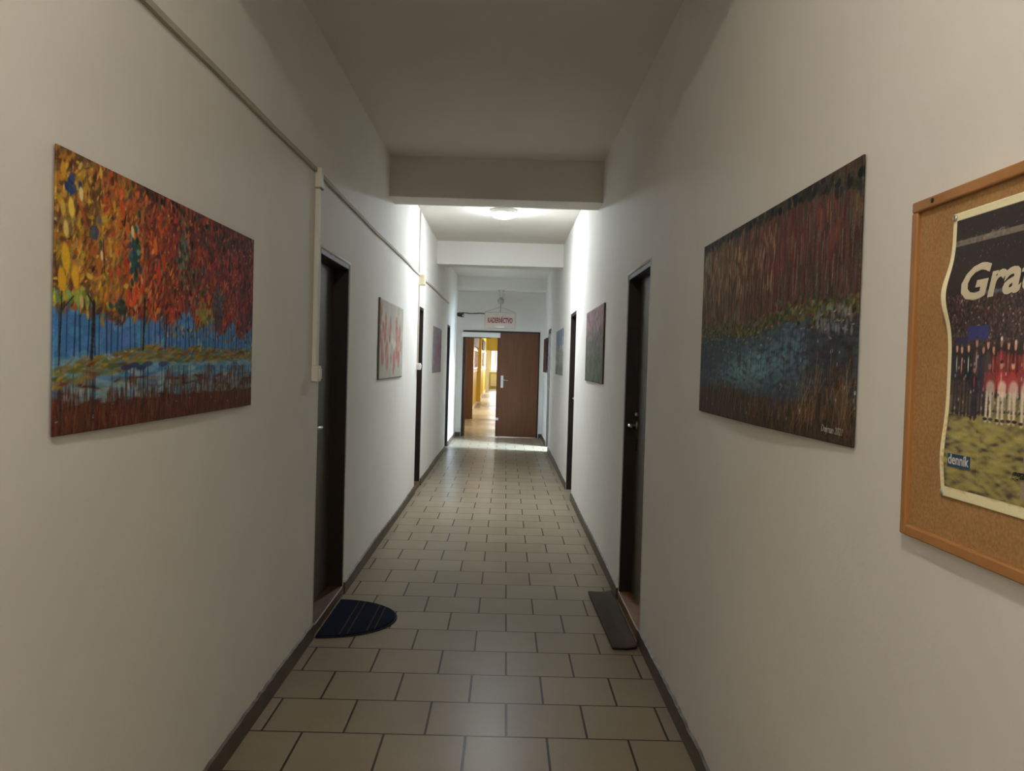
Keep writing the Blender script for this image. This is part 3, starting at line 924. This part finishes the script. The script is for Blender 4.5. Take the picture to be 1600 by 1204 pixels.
for k in range(120):
    u = RNG.random()
    v = 0.48 + 0.2 * RNG.random()
    cv.line([(u, v), (u, v + 0.12)], 0.006, (40, 32, 28), 0.6)
# pond
for k in range(500):
    cv.rect(k / 500, (k + 1) / 500, 0.14, shore(k / 500) - 0.01, (44, 52, 58))
for k in range(1500):
    u = RNG.random(); v = 0.16 + (shore(u) - 0.18) * RNG.random()
    t_ = math.exp(-((u - 0.48) / 0.26) ** 2 - ((v - 0.27 - 0.12 * (u - 0.48)) / 0.09) ** 2) * 1.1
    t2 = math.exp(-((u - 0.72) / 0.12) ** 2 - ((v - 0.36) / 0.08) ** 2)
    c = mixc((46, 56, 64), (80, 112, 118), min(1, t_ * (0.5 + 0.7 * RNG.random())))
    c = mixc(c, (72, 94, 112), 0.7 * t2)
    if u > 0.80: c = mixc(c, (40, 36, 38), 0.75)
    cv.dab(u, v, 0.035, 0.012, RNG.normal(0, 0.15), c, 0.7, 0.5, 6)
for k in range(110):
    u = RNG.random()
    v0 = 0.2 + 0.2 * RNG.random()
    cv.line([(u, v0), (u, v0 + 0.09)], 0.006, (36, 38, 42), 0.5)
# green shore
for k in range(700):
    u = RNG.random(); v = shore(u) + RNG.normal(0.015, 0.022)
    c = [(62, 66, 34), (50, 54, 32), (80, 80, 42), (72, 58, 38), (44, 44, 32)][k % 5]
    cv.dab(u, v, 0.022, 0.010, RNG.normal(0.1, 0.35), c, 0.8)
for k in range(70):
    u = RNG.random()
    cv.dab(u, shore(u) - 0.03 + RNG.normal(0, 0.03), 0.018, 0.0035, RNG.normal(0.1, 0.2), [(132, 124, 92), (104, 104, 84)][k % 2], 0.75)
for k in range(60):
    cv.dab(0.84 + 0.14 * RNG.random(), 0.40 + 0.1 * RNG.random(), 0.012, 0.02, 0, [(84, 86, 92), (104, 108, 110)][k % 2], 0.5)
# reeds at the bottom
for k in range(900):
    u = RNG.random()
    lim = 0.13 + 0.04 * math.sin(u * 7) + 0.18 * max(0, u - 0.74) / 0.26
    v = lim * RNG.random()
    c = [(50, 38, 28), (42, 32, 26), (66, 50, 32), (36, 34, 32), (56, 42, 30)][k % 5]
    cv.dab(u, v, 0.009, 0.04, RNG.normal(0.1, 0.25), c, 0.75, 0.5, 6)
for k in range(200):
    u = RNG.random() if k % 2 else 0.74 + 0.25 * RNG.random()
    v = 0.02 + 0.11 * RNG.random() * (1.9 if u > 0.76 else 1)
    L = 0.04 + 0.08 * RNG.random()
    cv.line([(u, v), (u + RNG.normal(0.006, 0.012), v + L)], 0.0042, [(100, 80, 52), (86, 66, 42), (78, 58, 40), (108, 90, 64)][k % 4], 0.6)
for k in range(26):
    u = 0.6 + 0.12 * RNG.random()
    cv.dab(u, 0.10 + 0.08 * RNG.random(), 0.012, 0.04, 0, (46, 42, 52), 0.6)
for k in range(45):
    cv.dab(RNG.random(), 0.05 + 0.4 * RNG.random(), 0.004, 0.008, 0, (150, 150, 140), 0.7)
cv.grain(3.5)
R_OFF = lambda u, z: 0.008 + 0.014 * np.sin(PI * np.clip(u / 1.365, 0, 1)) ** 1.3 * np.clip((1.88 - z) / 0.6, 0, 1) ** 2
o = sheet('painting', cv, (2.0, 2.0, 2.05), XR, -1, 3.068, 1.362, 1.276, 0.603, M['canvas'], None, R_OFF, 0.004)
tag(o, 'large dark painting of a blue pond below brown forest, beside the cork board', 'painting')


def wall_warp(x0, off, y_left, lift):
    def w_(p):
        return Vector((x0 - float(off(np.array(y_left - p.y), np.array(p.z))) - lift + (p.x - x0), p.y, p.z))
    return w_


text('signature', 'Dujman 2021', 0.023, (XR - 0.0005, 1.868, 1.298), (0, -1, -0.02), (0, 0, 1), M['signature'], o, shear=0.2, width=0.112, warp=wall_warp(XR, R_OFF, 3.068, 0.0))


# --- smaller pictures farther along
def picture(label, cv, gain, side, ya, yb, z0, z1, standoff=0.004):
    x = XL if side > 0 else XR
    yl = ya if side > 0 else yb
    o = sheet('painting', cv, gain, x, side, yl, yb - ya, z0, z1 - z0, M['canvas'], None, lambda u, z: standoff + 0.009 + 0 * u, 0.011)
    return tag(o, label, 'painting')


GAIN_F = (1.45, 1.5, 1.5)
cv = Canvas(150, 66, (150, 148, 138))
for k in range(160): cv.dab(RNG.random(), RNG.random(), 0.12, 0.12, 0, (158, 156, 146), 0.3)
for (u, v, r) in ((0.06, 0.86, 0.10), (0.05, 0.74, 0.09), (0.22, 0.72, 0.11), (0.20, 0.58, 0.13), (0.40, 0.68, 0.13), (0.38, 0.56, 0.11), (0.66, 0.72, 0.12), (0.70, 0.58, 0.14), (0.82, 0.62, 0.13), (0.78, 0.48, 0.10),
                  (0.08, 0.40, 0.13), (0.12, 0.28, 0.14), (0.28, 0.34, 0.15), (0.30, 0.22, 0.13), (0.46, 0.27, 0.09), (0.60, 0.24, 0.15), (0.72, 0.36, 0.14), (0.80, 0.26, 0.13), (0.58, 0.14, 0.10), (0.9, 0.44, 0.09), (0.05, 0.52, 0.09), (0.12, 0.62, 0.1)):
    for k in range(9):
        a = RNG.random() * 6.28
        cv.dab(u + 0.4 * r * math.cos(a) / 2.2, v + 0.5 * r * math.sin(a), r * 0.62, r * 0.72, a, [(158, 108, 100), (146, 94, 88), (168, 126, 116), (152, 102, 96)][k % 4], 0.7, 0.6)
for k in range(30): cv.dab(0.53 + 0.08 * RNG.normal(), 0.47 + 0.05 * RNG.normal(), 0.05, 0.05, 0, (186, 172, 160), 0.4)
cv.line([(0.44, 0.2), (0.45, 0.02)], 0.012, (110, 112, 100), 0.7)
cv.line([(0.24, 0.2), (0.22, 0.02)], 0.010, (120, 116, 106), 0.6)
cv.rect(0, 0.025, 0, 1, (112, 106, 92)); cv.rect(0, 1, 0, 0.02, (120, 116, 104))
cv.grain(3)
picture('pale picture of red flowers on the left wall between the two nearer doors', cv, (1.6, 1.62, 1.62), 1, 6.14, 7.52, 1.282, 1.892)
cv = Canvas(120, 54, (112, 104, 108))
for k in range(300):
    u, v = RNG.random(), RNG.random()
    c = mixc((120, 112, 116), (124, 84, 100), math.exp(-((u - 0.6) / 0.35) ** 2 - ((v - 0.4) / 0.3) ** 2))
    cv.dab(u, v, 0.10, 0.07, RNG.random() * 3, c, 0.6)
for k in range(24):
    cv.dab(0.35 + 0.5 * RNG.random(), 0.2 + 0.6 * RNG.random(), 0.07, 0.08, RNG.random() * 3, [(150, 90, 108), (130, 72, 90), (98, 86, 92)][k % 3], 0.7)
cv.grain(3)
picture('mauve and purple picture on the left wall beyond the second door', cv, (1.55, 1.55, 1.6), 1, 10.74, 12.0, 1.28, 1.885)
cv = Canvas(150, 66, (90, 86, 80))
for k in range(900):
    u, v = RNG.random(), RNG.random()
    vv = v + RNG.normal(0, 0.06)
    if vv > 0.72: c = [(132, 98, 106), (138, 102, 110), (122, 98, 102)][k % 3]
    elif vv > 0.58: c = [(118, 96, 100), (104, 94, 90), (98, 88, 88)][k % 3]
    elif vv > 0.33: c = [(86, 84, 74), (92, 88, 80), (78, 80, 70)][k % 3]
    else: c = [(64, 74, 56), (74, 84, 60), (68, 70, 56)][k % 3]
    cv.dab(u, v, 0.06, 0.05, RNG.normal(0, 0.3), c, 0.6)
for k in range(130):
    u = RNG.random()
    cv.line([(u, 0.05 + 0.4 * RNG.random()), (u, 0.35 + 0.4 * RNG.random())], 0.008, [(76, 80, 66), (96, 90, 84), (90, 82, 80)][k % 3], 0.2)
cv.rect(0.99, 1, 0, 1, (80, 72, 62))
cv.grain(3)
picture('picture fading from pink above to green below, on the right wall before the second door', cv, (1.6, 1.65, 1.7), -1, 6.147, 7.478, 1.297, 1.90)
cv = Canvas(120, 54, (100, 108, 118))
for k in range(400):
    u, v = RNG.random(), RNG.random()
    c = (104, 114, 128) if v > 0.62 else ((112, 114, 106) if v > 0.22 else (98, 94, 78))
    cv.dab(u, v, 0.09, 0.05, RNG.normal(0, 0.4), c, 0.6, 0.4, 8)
for k in range(60):
    u, v = RNG.random(), 0.22 + 0.4 * RNG.random()
    for q in range(5):
        a = q * 1.256 + RNG.random()
        cv.dab(u + 0.02 * math.cos(a), v + 0.045 * math.sin(a), 0.035, 0.014, a, (160, 160, 146), 0.65)
for k in range(50):
    cv.dab(RNG.random(), 0.2 + 0.35 * RNG.random(), 0.012, 0.06, RNG.normal(0, 0.6), (82, 84, 72), 0.5)
cv.grain(3)
picture('grey blue picture with white flowers on the right wall beyond the second door', cv, (1.7, 1.7, 1.7), -1, 10.60, 11.94, 1.297, 1.90)
cv = Canvas(90, 54, (62, 40, 38))
for k in range(300):
    cv.dab(RNG.random(), RNG.random(), 0.08, 0.07, RNG.random() * 3, [(74, 44, 42), (60, 38, 36), (54, 40, 36), (84, 50, 46)][k % 4], 0.6)
cv.grain(3)
picture('dark red picture at the far end of the right wall beside the end double door', cv, (1.4, 1.4, 1.4), -1, 14.46, 15.5, 1.287, 1.893, 0.02)

# ================================================================= cork board, newspaper poster, pins
BY1, BY0, BZ0, BZ1 = 1.473, 0.573, 1.148, 1.734
fw, ft = 0.019, 0.017
t = tag(empty('cork_board', (XR - 0.008, (BY0 + BY1) / 2, BZ0)), 'cork notice board in a wooden frame on the right wall', 'notice board')
obj('cork_panel', boxes((XR - 0.009, XR - 0.0005, BY0 + fw * 0.6, BY1 - fw * 0.6, BZ0 + fw * 0.6, BZ1 - fw * 0.6)), M['cork'], t)


def frame_bar(ya, yb, z0, z1):
    return obj('frame_bar', boxes((XR - ft, XR - 0.0005, ya, yb, z0, z1)), M['pine'], t, bevel=0.003)


frame_bar(BY1 - fw, BY1, BZ0, BZ1 - fw)
frame_bar(BY0, BY0 + fw, BZ0, BZ1 - fw)
frame_bar(BY0, BY1, BZ1 - fw, BZ1)
frame_bar(BY0 + fw, BY1 - fw, BZ0, BZ0 + fw)
for yy in (1.402, 0.644):
    bm = bmesh.new()
    lathe(bm, (XR - ft, yy, 1.7255), [(0.0042, 0.001), (0.0042, -0.0012), (0.002, -0.0022)], 'x', 14)
    obj('screw', bm, M['black'], t)

PW, PH, PYL, PZ0 = 0.62, 0.455, 1.343, 1.236
PXP = XR - 0.0105
PO = lambda u, z: 0.0006 + (0.016 * np.exp(-((z - 1.560) / 0.045) ** 2) + 0.007 * np.exp(-((z - 1.30) / 0.055) ** 2)) * np.exp(-np.clip(u, 0, 9) / 0.07) + 0.0025 * np.exp(-((u - 0.25) / 0.1) ** 2) * np.exp(-((z - 1.45) / 0.1) ** 2)
cv = Canvas(430, 316, (196, 182, 150))


def pu(m_): return m_ / PW


def pv(z): return (z - PZ0) / PH


cv.rect(pu(0.012), 1 - pu(0.012), pv(1.253), pv(1.678), (40, 34, 33))
# stadium roof, light strip
cv.rect(pu(0.012), 1 - pu(0.012), pv(1.6365), pv(1.6455), (96, 90, 80))
for k in range(200):
    cv.dab(pu(0.014 + 0.59 * RNG.random()), pv(1.641) + RNG.normal(0, 0.006), 0.010, 0.006, 0, [(112, 104, 94), (84, 78, 70)][k % 2], 0.5)
for k in range(140):
    cv.dab(pu(0.014 + 0.59 * RNG.random()), pv(1.60 + 0.07 * RNG.random()), 0.003, 0.003, 0, (110, 104, 100), 0.5)
# crowd
for k in range(5200):
    z = 1.478 + 0.078 * RNG.random()
    u = 0.014 + 0.592 * RNG.random()
    c = [(58, 44, 42), (74, 56, 52), (44, 36, 36), (92, 76, 70), (64, 42, 40), (52, 46, 48)][int(RNG.integers(0, 6))]
    cv.dab(pu(u), pv(z), 0.005, 0.007, 0, c, 0.8, 0.6, 8)
for k in range(160):
    cv.dab(pu(0.014 + 0.59 * RNG.random()), pv(1.48 + 0.075 * RNG.random()), 0.004, 0.004, 0, (150, 140, 132), 0.7)
for k in range(8): cv.dab(pu(0.08 + 0.012 * k), pv(1.556), 0.02, 0.008, 0.1, (110, 122, 150), 0.5)
cv.rect(pu(0.058), pu(0.112), pv(1.487), pv(1.508), (44, 48, 92))
cv.rect(pu(0.025), pu(0.058), pv(1.478), pv(1.492), (40, 42, 66))
# pitch
for k in range(2400):
    z = 1.253 + 0.120 * RNG.random()
    u = 0.012 + 0.596 * RNG.random()
    c = [(136, 126, 70), (124, 120, 66), (144, 130, 68), (128, 122, 76), (140, 134, 84)][int(RNG.integers(0, 5))]
    cv.dab(pu(u), pv(z), 0.040, 0.010, RNG.normal(0, 0.2), c, 0.4, 0.8, 4)
cv.rect(pu(0.012), 1 - pu(0.012), pv(1.37), pv(1.40), (116, 106, 66), 0.7)


cv.rect(pu(0.014), pu(0.125), pv(1.374), pv(1.425), (70, 58, 48), 0.75)


def figure(u, foot, head, suit, shirt, skin=(150, 110, 92), legs=None, wide=0.012, cap=None):
    h = head - foot
    w_ = wide / PH
    for s in (-1, 1):
        cv.line([(pu(u + s * wide * 0.35), pv(foot)), (pu(u + s * wide * 0.28), pv(foot + 0.48 * h))], w_ * 0.30, legs or suit, 0.95)
        cv.dab(pu(u + s * wide * 0.45), pv(foot + 0.002), w_ * 0.42, w_ * 0.18, 0, (30, 26, 26), 0.9)
        cv.line([(pu(u + s * wide * 0.72), pv(foot + 0.80 * h)), (pu(u + s * wide * 0.85), pv(foot + 0.50 * h))], w_ * 0.20, suit, 0.95)
    cv.dab(pu(u), pv(foot + 0.66 * h), w_ * 0.72, 0.21 * h / PH, 0, suit, 1, 0.25)
    if shirt: cv.dab(pu(u), pv(foot + 0.70 * h), w_ * 0.14, 0.15 * h / PH, 0, shirt, 0.95, 0.4)
    cv.dab(pu(u), pv(foot + 0.93 * h), w_ * 0.30, 0.075 * h / PH, 0, skin, 1, 0.3)
    cv.dab(pu(u), pv(foot + 0.985 * h), w_ * 0.30, 0.035 * h / PH, 0, cap or (52, 36, 32), 0.95, 0.4)


k = 0
u = 0.126
while u < 0.60:           # rear rank of players in dark red
    figure(u, 1.378, 1.478 + 0.010 * RNG.random(), (110, 46, 44), (146, 92, 86), legs=(124, 116, 100), wide=0.012, cap=[(52, 36, 32), (176, 168, 156)][k % 2])
    u += 0.017 + 0.004 * RNG.random(); k += 1
for (u, fo, he, su, sh) in ((0.027, 1.372, 1.482, (38, 36, 40), (150, 140, 128)), (0.041, 1.370, 1.480, (42, 38, 40), (160, 120, 110)), (0.060, 1.370, 1.482, (34, 32, 40), (158, 156, 152)), (0.082, 1.372, 1.490, (32, 32, 44), (166, 158, 150)), (0.100, 1.374, 1.478, (36, 34, 48), (110, 60, 56)), (0.112, 1.374, 1.486, (48, 40, 48), None)):
    figure(u, fo, he, su, sh, wide=0.013)
figure(0.078, 1.366, 1.446, (36, 32, 44), (150, 60, 56), wide=0.014)
k = 0
for u in (0.118, 0.148, 0.176, 0.205, 0.236, 0.262, 0.29, 0.32, 0.348, 0.376, 0.405, 0.43, 0.46, 0.49, 0.52, 0.55, 0.578):
    figure(u, 1.362 + 0.004 * RNG.random(), 1.448 + 0.012 * RNG.random(), (138, 48, 46) if k % 3 else (118, 52, 48), (160, 140, 130) if k % 2 else None, legs=(176, 166, 146), wide=0.016)
    cv.dab(pu(u + 0.004), pv(1.412), 0.03, 0.035, 0.4, (172, 160, 142), 0.8)
    k += 1
for k in range(160):
    cv.dab(pu(0.02 + 0.58 * RNG.random()), pv(1.375 + 0.09 * RNG.random()), 0.005, 0.007, 0, [(160, 130, 116), (176, 168, 156), (60, 40, 38)][k % 3], 0.6)
cv.rect(pu(0.208), pu(0.262), pv(1.296), pv(1.322), (112, 104, 92), 0.9)
cv.rect(pu(0.204), pu(0.262), pv(1.262), pv(1.286), (120, 110, 92), 0.9)
cv.rect(pu(0.098), pu(0.100), pv(1.253), pv(1.40), (160, 150, 104), 0.25)
cv.grain(3)
poster = sheet('newspaper_poster', cv, (1.9, 1.88, 1.9), PXP, -1, PYL, PW, PZ0, PH, M['paper'], None, PO, 0.0004)
tag(poster, 'creased newspaper poster of a sports team in a stadium pinned to the cork board', 'poster')
pw = wall_warp(PXP, PO, PYL, 0.0003)
text('headline', 'Gratulujeme', 0.073, (PXP, 1.306, 1.549), (0, -1, 0.03), (0, 0, 1), M['ink_cream'], poster, shear=0.22, bold=0.0022, extrude=0.0002, width=0.47, warp=pw)
bm = boxes((PXP - 0.0006, PXP - 0.0001, 1.262, 1.321, 1.2865, 1.3072))
for vtx in bm.verts: vtx.co = pw(vtx.co)
logo = obj('logo_block', bm, M['ink_blue'], poster)
text('logo_lettering', 'denník', 0.0225, (PXP - 0.0007, 1.319, 1.2912), (0, -1, 0), (0, 0, 1), M['ink_white'], poster, bold=0.0003, extrude=0.0002, width=0.054, warp=pw)
text('handwriting', 'gga', 0.018, (PXP, 1.160, 1.290), (0, -1, 0.02), (0, 0, 1), M['ink_black'], poster, shear=0.3, bold=0.0004, extrude=0.0002, width=0.030, warp=pw)


def pin(label, y, z, lift):
    bm = bmesh.new()
    lathe(bm, (PXP - lift, y, z), [(0.0055, 0.0), (0.0052, -0.0018), (0.0030, -0.0028)], 'x', 16)
    tag(obj('push_pin', bm, M['metal'], smooth=True), label, 'pin', 'pins holding the poster')


pin('small metal pin at the upper left corner of the newspaper poster', 1.337, 1.684, 0.001)
pin('small metal pin at the lower left corner of the newspaper poster', 1.342, 1.241, 0.0012)

# ================================================================= wiring on the left wall
t = tag(empty('cable_raceway', (XL + 0.008, 4, 2.333)), 'long cable raceway running along the left wall above the doors', 'cable raceway')
segs_ = [(-4.5, 4.045), (4.125, 8.86), (8.95, 13.4)]
bm = bmesh.new()
for a, b2 in segs_:
    n_ = max(2, int((b2 - a) / 0.35))
    prev = None
    for i in range(n_ + 1):
        y = a + (b2 - a) * i / n_
        dz = 0.0035 * math.sin(y * 1.9) + 0.002 * math.sin(y * 5.1) + 0.0045 * max(0, y - 6)
        cur = [bm.verts.new((XL + 0.0003, y, 2.324 + dz)), bm.verts.new((XL + 0.014, y, 2.324 + dz)), bm.verts.new((XL + 0.014, y, 2.344 + dz)), bm.verts.new((XL + 0.0003, y, 2.344 + dz))]
        if prev:
            for k in range(4): bm.faces.new((prev[k], prev[(k + 1) % 4], cur[(k + 1) % 4], cur[k]))
        else: bm.faces.new(cur)
        prev = cur
    bm.faces.new(prev[::-1])
obj('channel', bm, M['duct'], t)
# vertical duct beside the first door
t = tag(empty('cable_duct', (XL + 0.01, 4.09, 1.39)), 'white vertical cable duct beside the near left door', 'cable duct')
obj('channel', boxes((XL + 0.0003, XL + 0.021, 4.070, 4.106, 1.392, 2.262)), M['plastic'], t, bevel=0.003)
obj('end_cap', boxes((XL + 0.0003, XL + 0.030, 4.060, 4.118, 2.262, 2.356)), M['plastic'], t, bevel=0.003)
obj('lip', boxes((XL + 0.0003, XL + 0.0318, 4.058, 4.120, 2.256, 2.262)), M['duct'], t)


def switch(label, x, side, y, z0, z1, w_, p):
    t = tag(empty('light_switch', (x, y, z0)), label, 'light switch')
    a, b2 = sorted((x + side * 0.0003, x + side * p))
    obj('housing', boxes((a, b2, y - w_ / 2, y + w_ / 2, z0, z1)), M['plastic'], t, bevel=0.005, segs=3)
    a, b2 = sorted((x + side * p, x + side * (p + 0.007)))
    bm = boxes((a, b2, y - w_ * 0.33, y + w_ * 0.33, z0 + 0.014, z1 - 0.014))
    obj('rocker', bm, M['plastic'], t, bevel=0.002)


switch('white light switch at the foot of the vertical duct beside the near left door', XL, 1, 4.098, 1.314, 1.392, 0.074, 0.034)
switch('small white light switch beside the second door on the left', XL, 1, 8.845, 1.335, 1.405, 0.07, 0.045)
t = tag(empty('light_switch', (-0.955 + 0.055, Y1, 1.19)), 'small grey light switch on the end wall left of the double door', 'light switch')
obj('housing', boxes((-0.935, -0.875, Y1 - 0.02, Y1 - 0.0003, 1.19, 1.275)), M['plastic'], t, bevel=0.004)
obj('rocker', boxes((-0.922, -0.888, Y1 - 0.026, Y1 - 0.02, 1.205, 1.26)), M['plastic'], t, bevel=0.002)
# thin conduit at the second door
t = tag(empty('cable_duct', (XL + 0.01, 8.86, 1.405)), 'thin vertical cable duct running from the ceiling down beside the second left door', 'cable duct')
obj('channel', boxes((XL + 0.0003, XL + 0.016, 8.850, 8.872, 1.405, 2.236), (XL + 0.0003, XL + 0.016, 8.80, 8.822, 2.352, ZC)), M['duct'], t, bevel=0.002)
t = tag(empty('junction_box', (XL + 0.03, 8.89, 2.236)), 'square beige junction box on the raceway above the second left door', 'junction box')
obj('box', boxes((XL + 0.0003, XL + 0.060, 8.845, 8.945, 2.237, 2.350)), M['beige'], t, bevel=0.004)
obj('lid', boxes((XL + 0.060, XL + 0.066, 8.850, 8.940, 2.242, 2.345)), M['beige'], t, bevel=0.002)

# ================================================================= doormats
# half round mat, left door
mm, nt, b = new_mat('blue_carpet_pile')
n1 = noise(nt, 260, 3, 0.7, wcoords(nt))
nt.links.new(ramp(nt, n1.outputs['Fac'], [(0.3, (0.004, 0.007, 0.018)), (0.7, (0.010, 0.016, 0.040))]), b.inputs['Base Color'])
b.inputs['Roughness'].default_value = 1.0
b.inputs['Specular IOR Level'].default_value = 0.1
bump(nt, n1.outputs['Fac'], b, 0.8, 0.004)
M['mat_blue'] = mm
M['mat_gold'] = mottled('gold_pile', (0.045, 0.036, 0.018), (0.085, 0.068, 0.032), 60, 1.0, 260, 0.8, 0.003, 0.1)
M['mat_edge'] = mottled('rubber_edge', (0.012, 0.011, 0.012), (0.02, 0.018, 0.018), 20, 0.8, 100, 0.2, 0.002, 0.2)
t = tag(empty('doormat', (XL + 0.2, 4.53, 0)), 'blue half round doormat with gold stripes at the left door', 'doormat')


def half_mat(a, bx, z0, z1, n_=48):
    bm = bmesh.new()
    pts = [(XL + 0.016 + bx * math.cos(th_) if abs(math.cos(th_)) > 1e-6 else XL + 0.016, 4.545 + a * math.sin(th_)) for th_ in [-PI / 2 + PI * k / n_ for k in range(n_ + 1)]]
    lo = [bm.verts.new((x, y, z0)) for x, y in pts]
    hi = [bm.verts.new((x, y, z1)) for x, y in pts]
    bm.faces.new(hi); bm.faces.new(lo[::-1])
    for k in range(len(pts)):
        k2 = (k + 1) % len(pts)
        bm.faces.new((lo[k], lo[k2], hi[k2], hi[k]))
    return bm


obj('backing', half_mat(0.338, 0.372, 0.0005, 0.006), M['mat_edge'], t)
obj('pile', half_mat(0.328, 0.360, 0.006, 0.011), M['mat_blue'], t)
for xs in (0.112, 0.150, 0.242, 0.278):
    yh = 0.326 * math.sqrt(max(0, 1 - (xs / 0.360) ** 2)) - 0.008
    obj('stripe', boxes((XL + 0.016 + xs, XL + 0.016 + xs + 0.007, 4.545 - yh, 4.545 + yh, 0.0108, 0.0122)), M['mat_gold'], t)

# flat brown mat, right door: a strip whose wall edge rides up a little
mm, nt, b = new_mat('brown_woven_mat')
v = wcoords(nt, (40, 160, 40))
n1 = noise(nt, 3, 4, 0.6, v)
nt.links.new(ramp(nt, n1.outputs['Fac'], [(0.3, (0.055, 0.042, 0.035)), (0.7, (0.095, 0.073, 0.061))]), b.inputs['Base Color'])
b.inputs['Roughness'].default_value = 0.9
b.inputs['Specular IOR Level'].default_value = 0.2
bump(nt, n1.outputs['Fac'], b, 0.6, 0.003)
M['mat_brown'] = mm
bm = bmesh.new()
NX, NY = 12, 48
G = [[None] * (NX + 1) for _ in range(NY + 1)]
for j in range(NY + 1):
    for i in range(NX + 1):
        s, r = i / NX, j / NY
        y = 4.14 + 1.02 * r
        x = 0.578 - 0.022 * r + (0.706 - 0.578 + 0.022 * r) * s
        z = 0.010 + 0.012 * max(0, s - 0.55) ** 1.4 / 0.33 + 0.0025 * math.sin(y * 19 + s * 3) * s 
        G[j][i] = bm.verts.new((x, y, z))
for j in range(NY):
    for i in range(NX):
        bm.faces.new((G[j][i], G[j][i + 1], G[j + 1][i + 1], G[j + 1][i]))
o = obj('doormat', bm, M['mat_brown'], smooth=True)
md = o.modifiers.new('thickness', 'SOLIDIFY'); md.thickness, md.offset = 0.009, -1
tag(o, 'narrow flat brown doormat along the foot of the near right door', 'doormat')

# ================================================================= hanging sign at the end, camera, cable
SY = 15.62
t = tag(empty('hanging_sign', (-0.13, SY, 2.075)), 'pale hanging sign with red capital lettering in front of the end wall', 'sign')
pl = obj('sign_board', boxes((-0.405, 0.145, SY - 0.012, SY + 0.012, 2.085, 2.365)), M['sign'], t, bevel=0.004)
e = 0.022
obj('sign_frame', boxes((-0.425, -0.403, SY - 0.018, SY + 0.018, 2.07, 2.385), (0.143, 0.165, SY - 0.018, SY + 0.018, 2.07, 2.385),
                        (-0.403, 0.143, SY - 0.018, SY + 0.018, 2.363, 2.385), (-0.403, 0.143, SY - 0.018, SY + 0.018, 2.07, 2.087)), M['sign_edge'], t, bevel=0.003)
text('sign_lettering', 'KADERNÍCTVO', 0.135, (-0.365, SY - 0.0125, 2.185), (1, 0, 0), (0, 0, 1), M['ink_red'], t, bold=0.004, extrude=0.001, width=0.465)
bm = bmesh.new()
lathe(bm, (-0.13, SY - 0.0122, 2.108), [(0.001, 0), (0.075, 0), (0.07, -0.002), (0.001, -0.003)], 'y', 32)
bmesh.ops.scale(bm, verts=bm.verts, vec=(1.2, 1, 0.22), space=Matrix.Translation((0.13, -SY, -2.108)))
obj('painted_highlight', bm, M['white'], t, smooth=True)  # white disc imitating the bright highlight low on the sign board
bm = bmesh.new()
tube(bm, [(-0.13, SY, 2.37), (-0.13, SY, 2.53)], 0.014, 10)
obj('rod', bm, M['duct'], t)
for xs in (-0.415, 0.155):
    bm = bmesh.new()
    tube(bm, [(xs, SY, 2.384), (-0.13 + (0.01 if xs > 0 else -0.01), SY, 2.475)], 0.005, 8)
    obj('wire', bm, M['duct'], t)
bm = bmesh.new()
lathe(bm, (-0.125, SY, 2.595), [(0.002, -0.066)] + [(0.066 * math.cos(a), 0.066 * math.sin(a)) for a in [(-8 + k) * PI / 18 for k in range(17)]] + [(0.002, 0.066)], 'z', 28)
obj('ball', bm, M['globe'], t, smooth=True)
bm = bmesh.new()
lathe(bm, (-0.125, SY, 2.655), [(0.026, 0), (0.026, 0.10), (0.05, 0.12), (0.05, 0.145)], 'z', 24)
obj('ceiling_mount', bm, M['sign_edge'], t, smooth=True)

t = tag(empty('security_camera', (XL + 0.04, 15.74, 2.28)), 'small black security camera in the corner above the open double door', 'camera')
bm = bmesh.new()
tube(bm, [(XL + 0.0003, 15.75, 2.345), (XL + 0.05, 15.75, 2.345), (XL + 0.07, 15.74, 2.325)], 0.014, 10)
obj('bracket', bm, M['black'], t, smooth=True)
bm = bmesh.new()
d_ = Vector((0.75, -0.6, -0.18)).normalized()
c0 = Vector((XL + 0.052, 15.75, 2.325))
tube(bm, [c0 - d_ * 0.035, c0 + d_ * 0.085], 0.040, 18)
obj('body', bm, M['black'], t, smooth=False, bevel=0.006)
bm = bmesh.new()
tube(bm, [c0 + d_ * 0.082, c0 + d_ * 0.091], 0.022, 14)
obj('lens', bm, M['metal'], t)
bm = bmesh.new()
tube(bm, [(XL + 0.03, Y1 - 0.008, 2.37)] + [(XL + 0.03 + 0.5 * k / 10, Y1 - 0.008, 2.37 + 0.006 * math.sin(k)) for k in range(1, 11)], 0.008, 8)
tag(obj('cable', bm, M['black'], smooth=True), 'thin dark cable running from the security camera towards the hanging sign', 'cable')
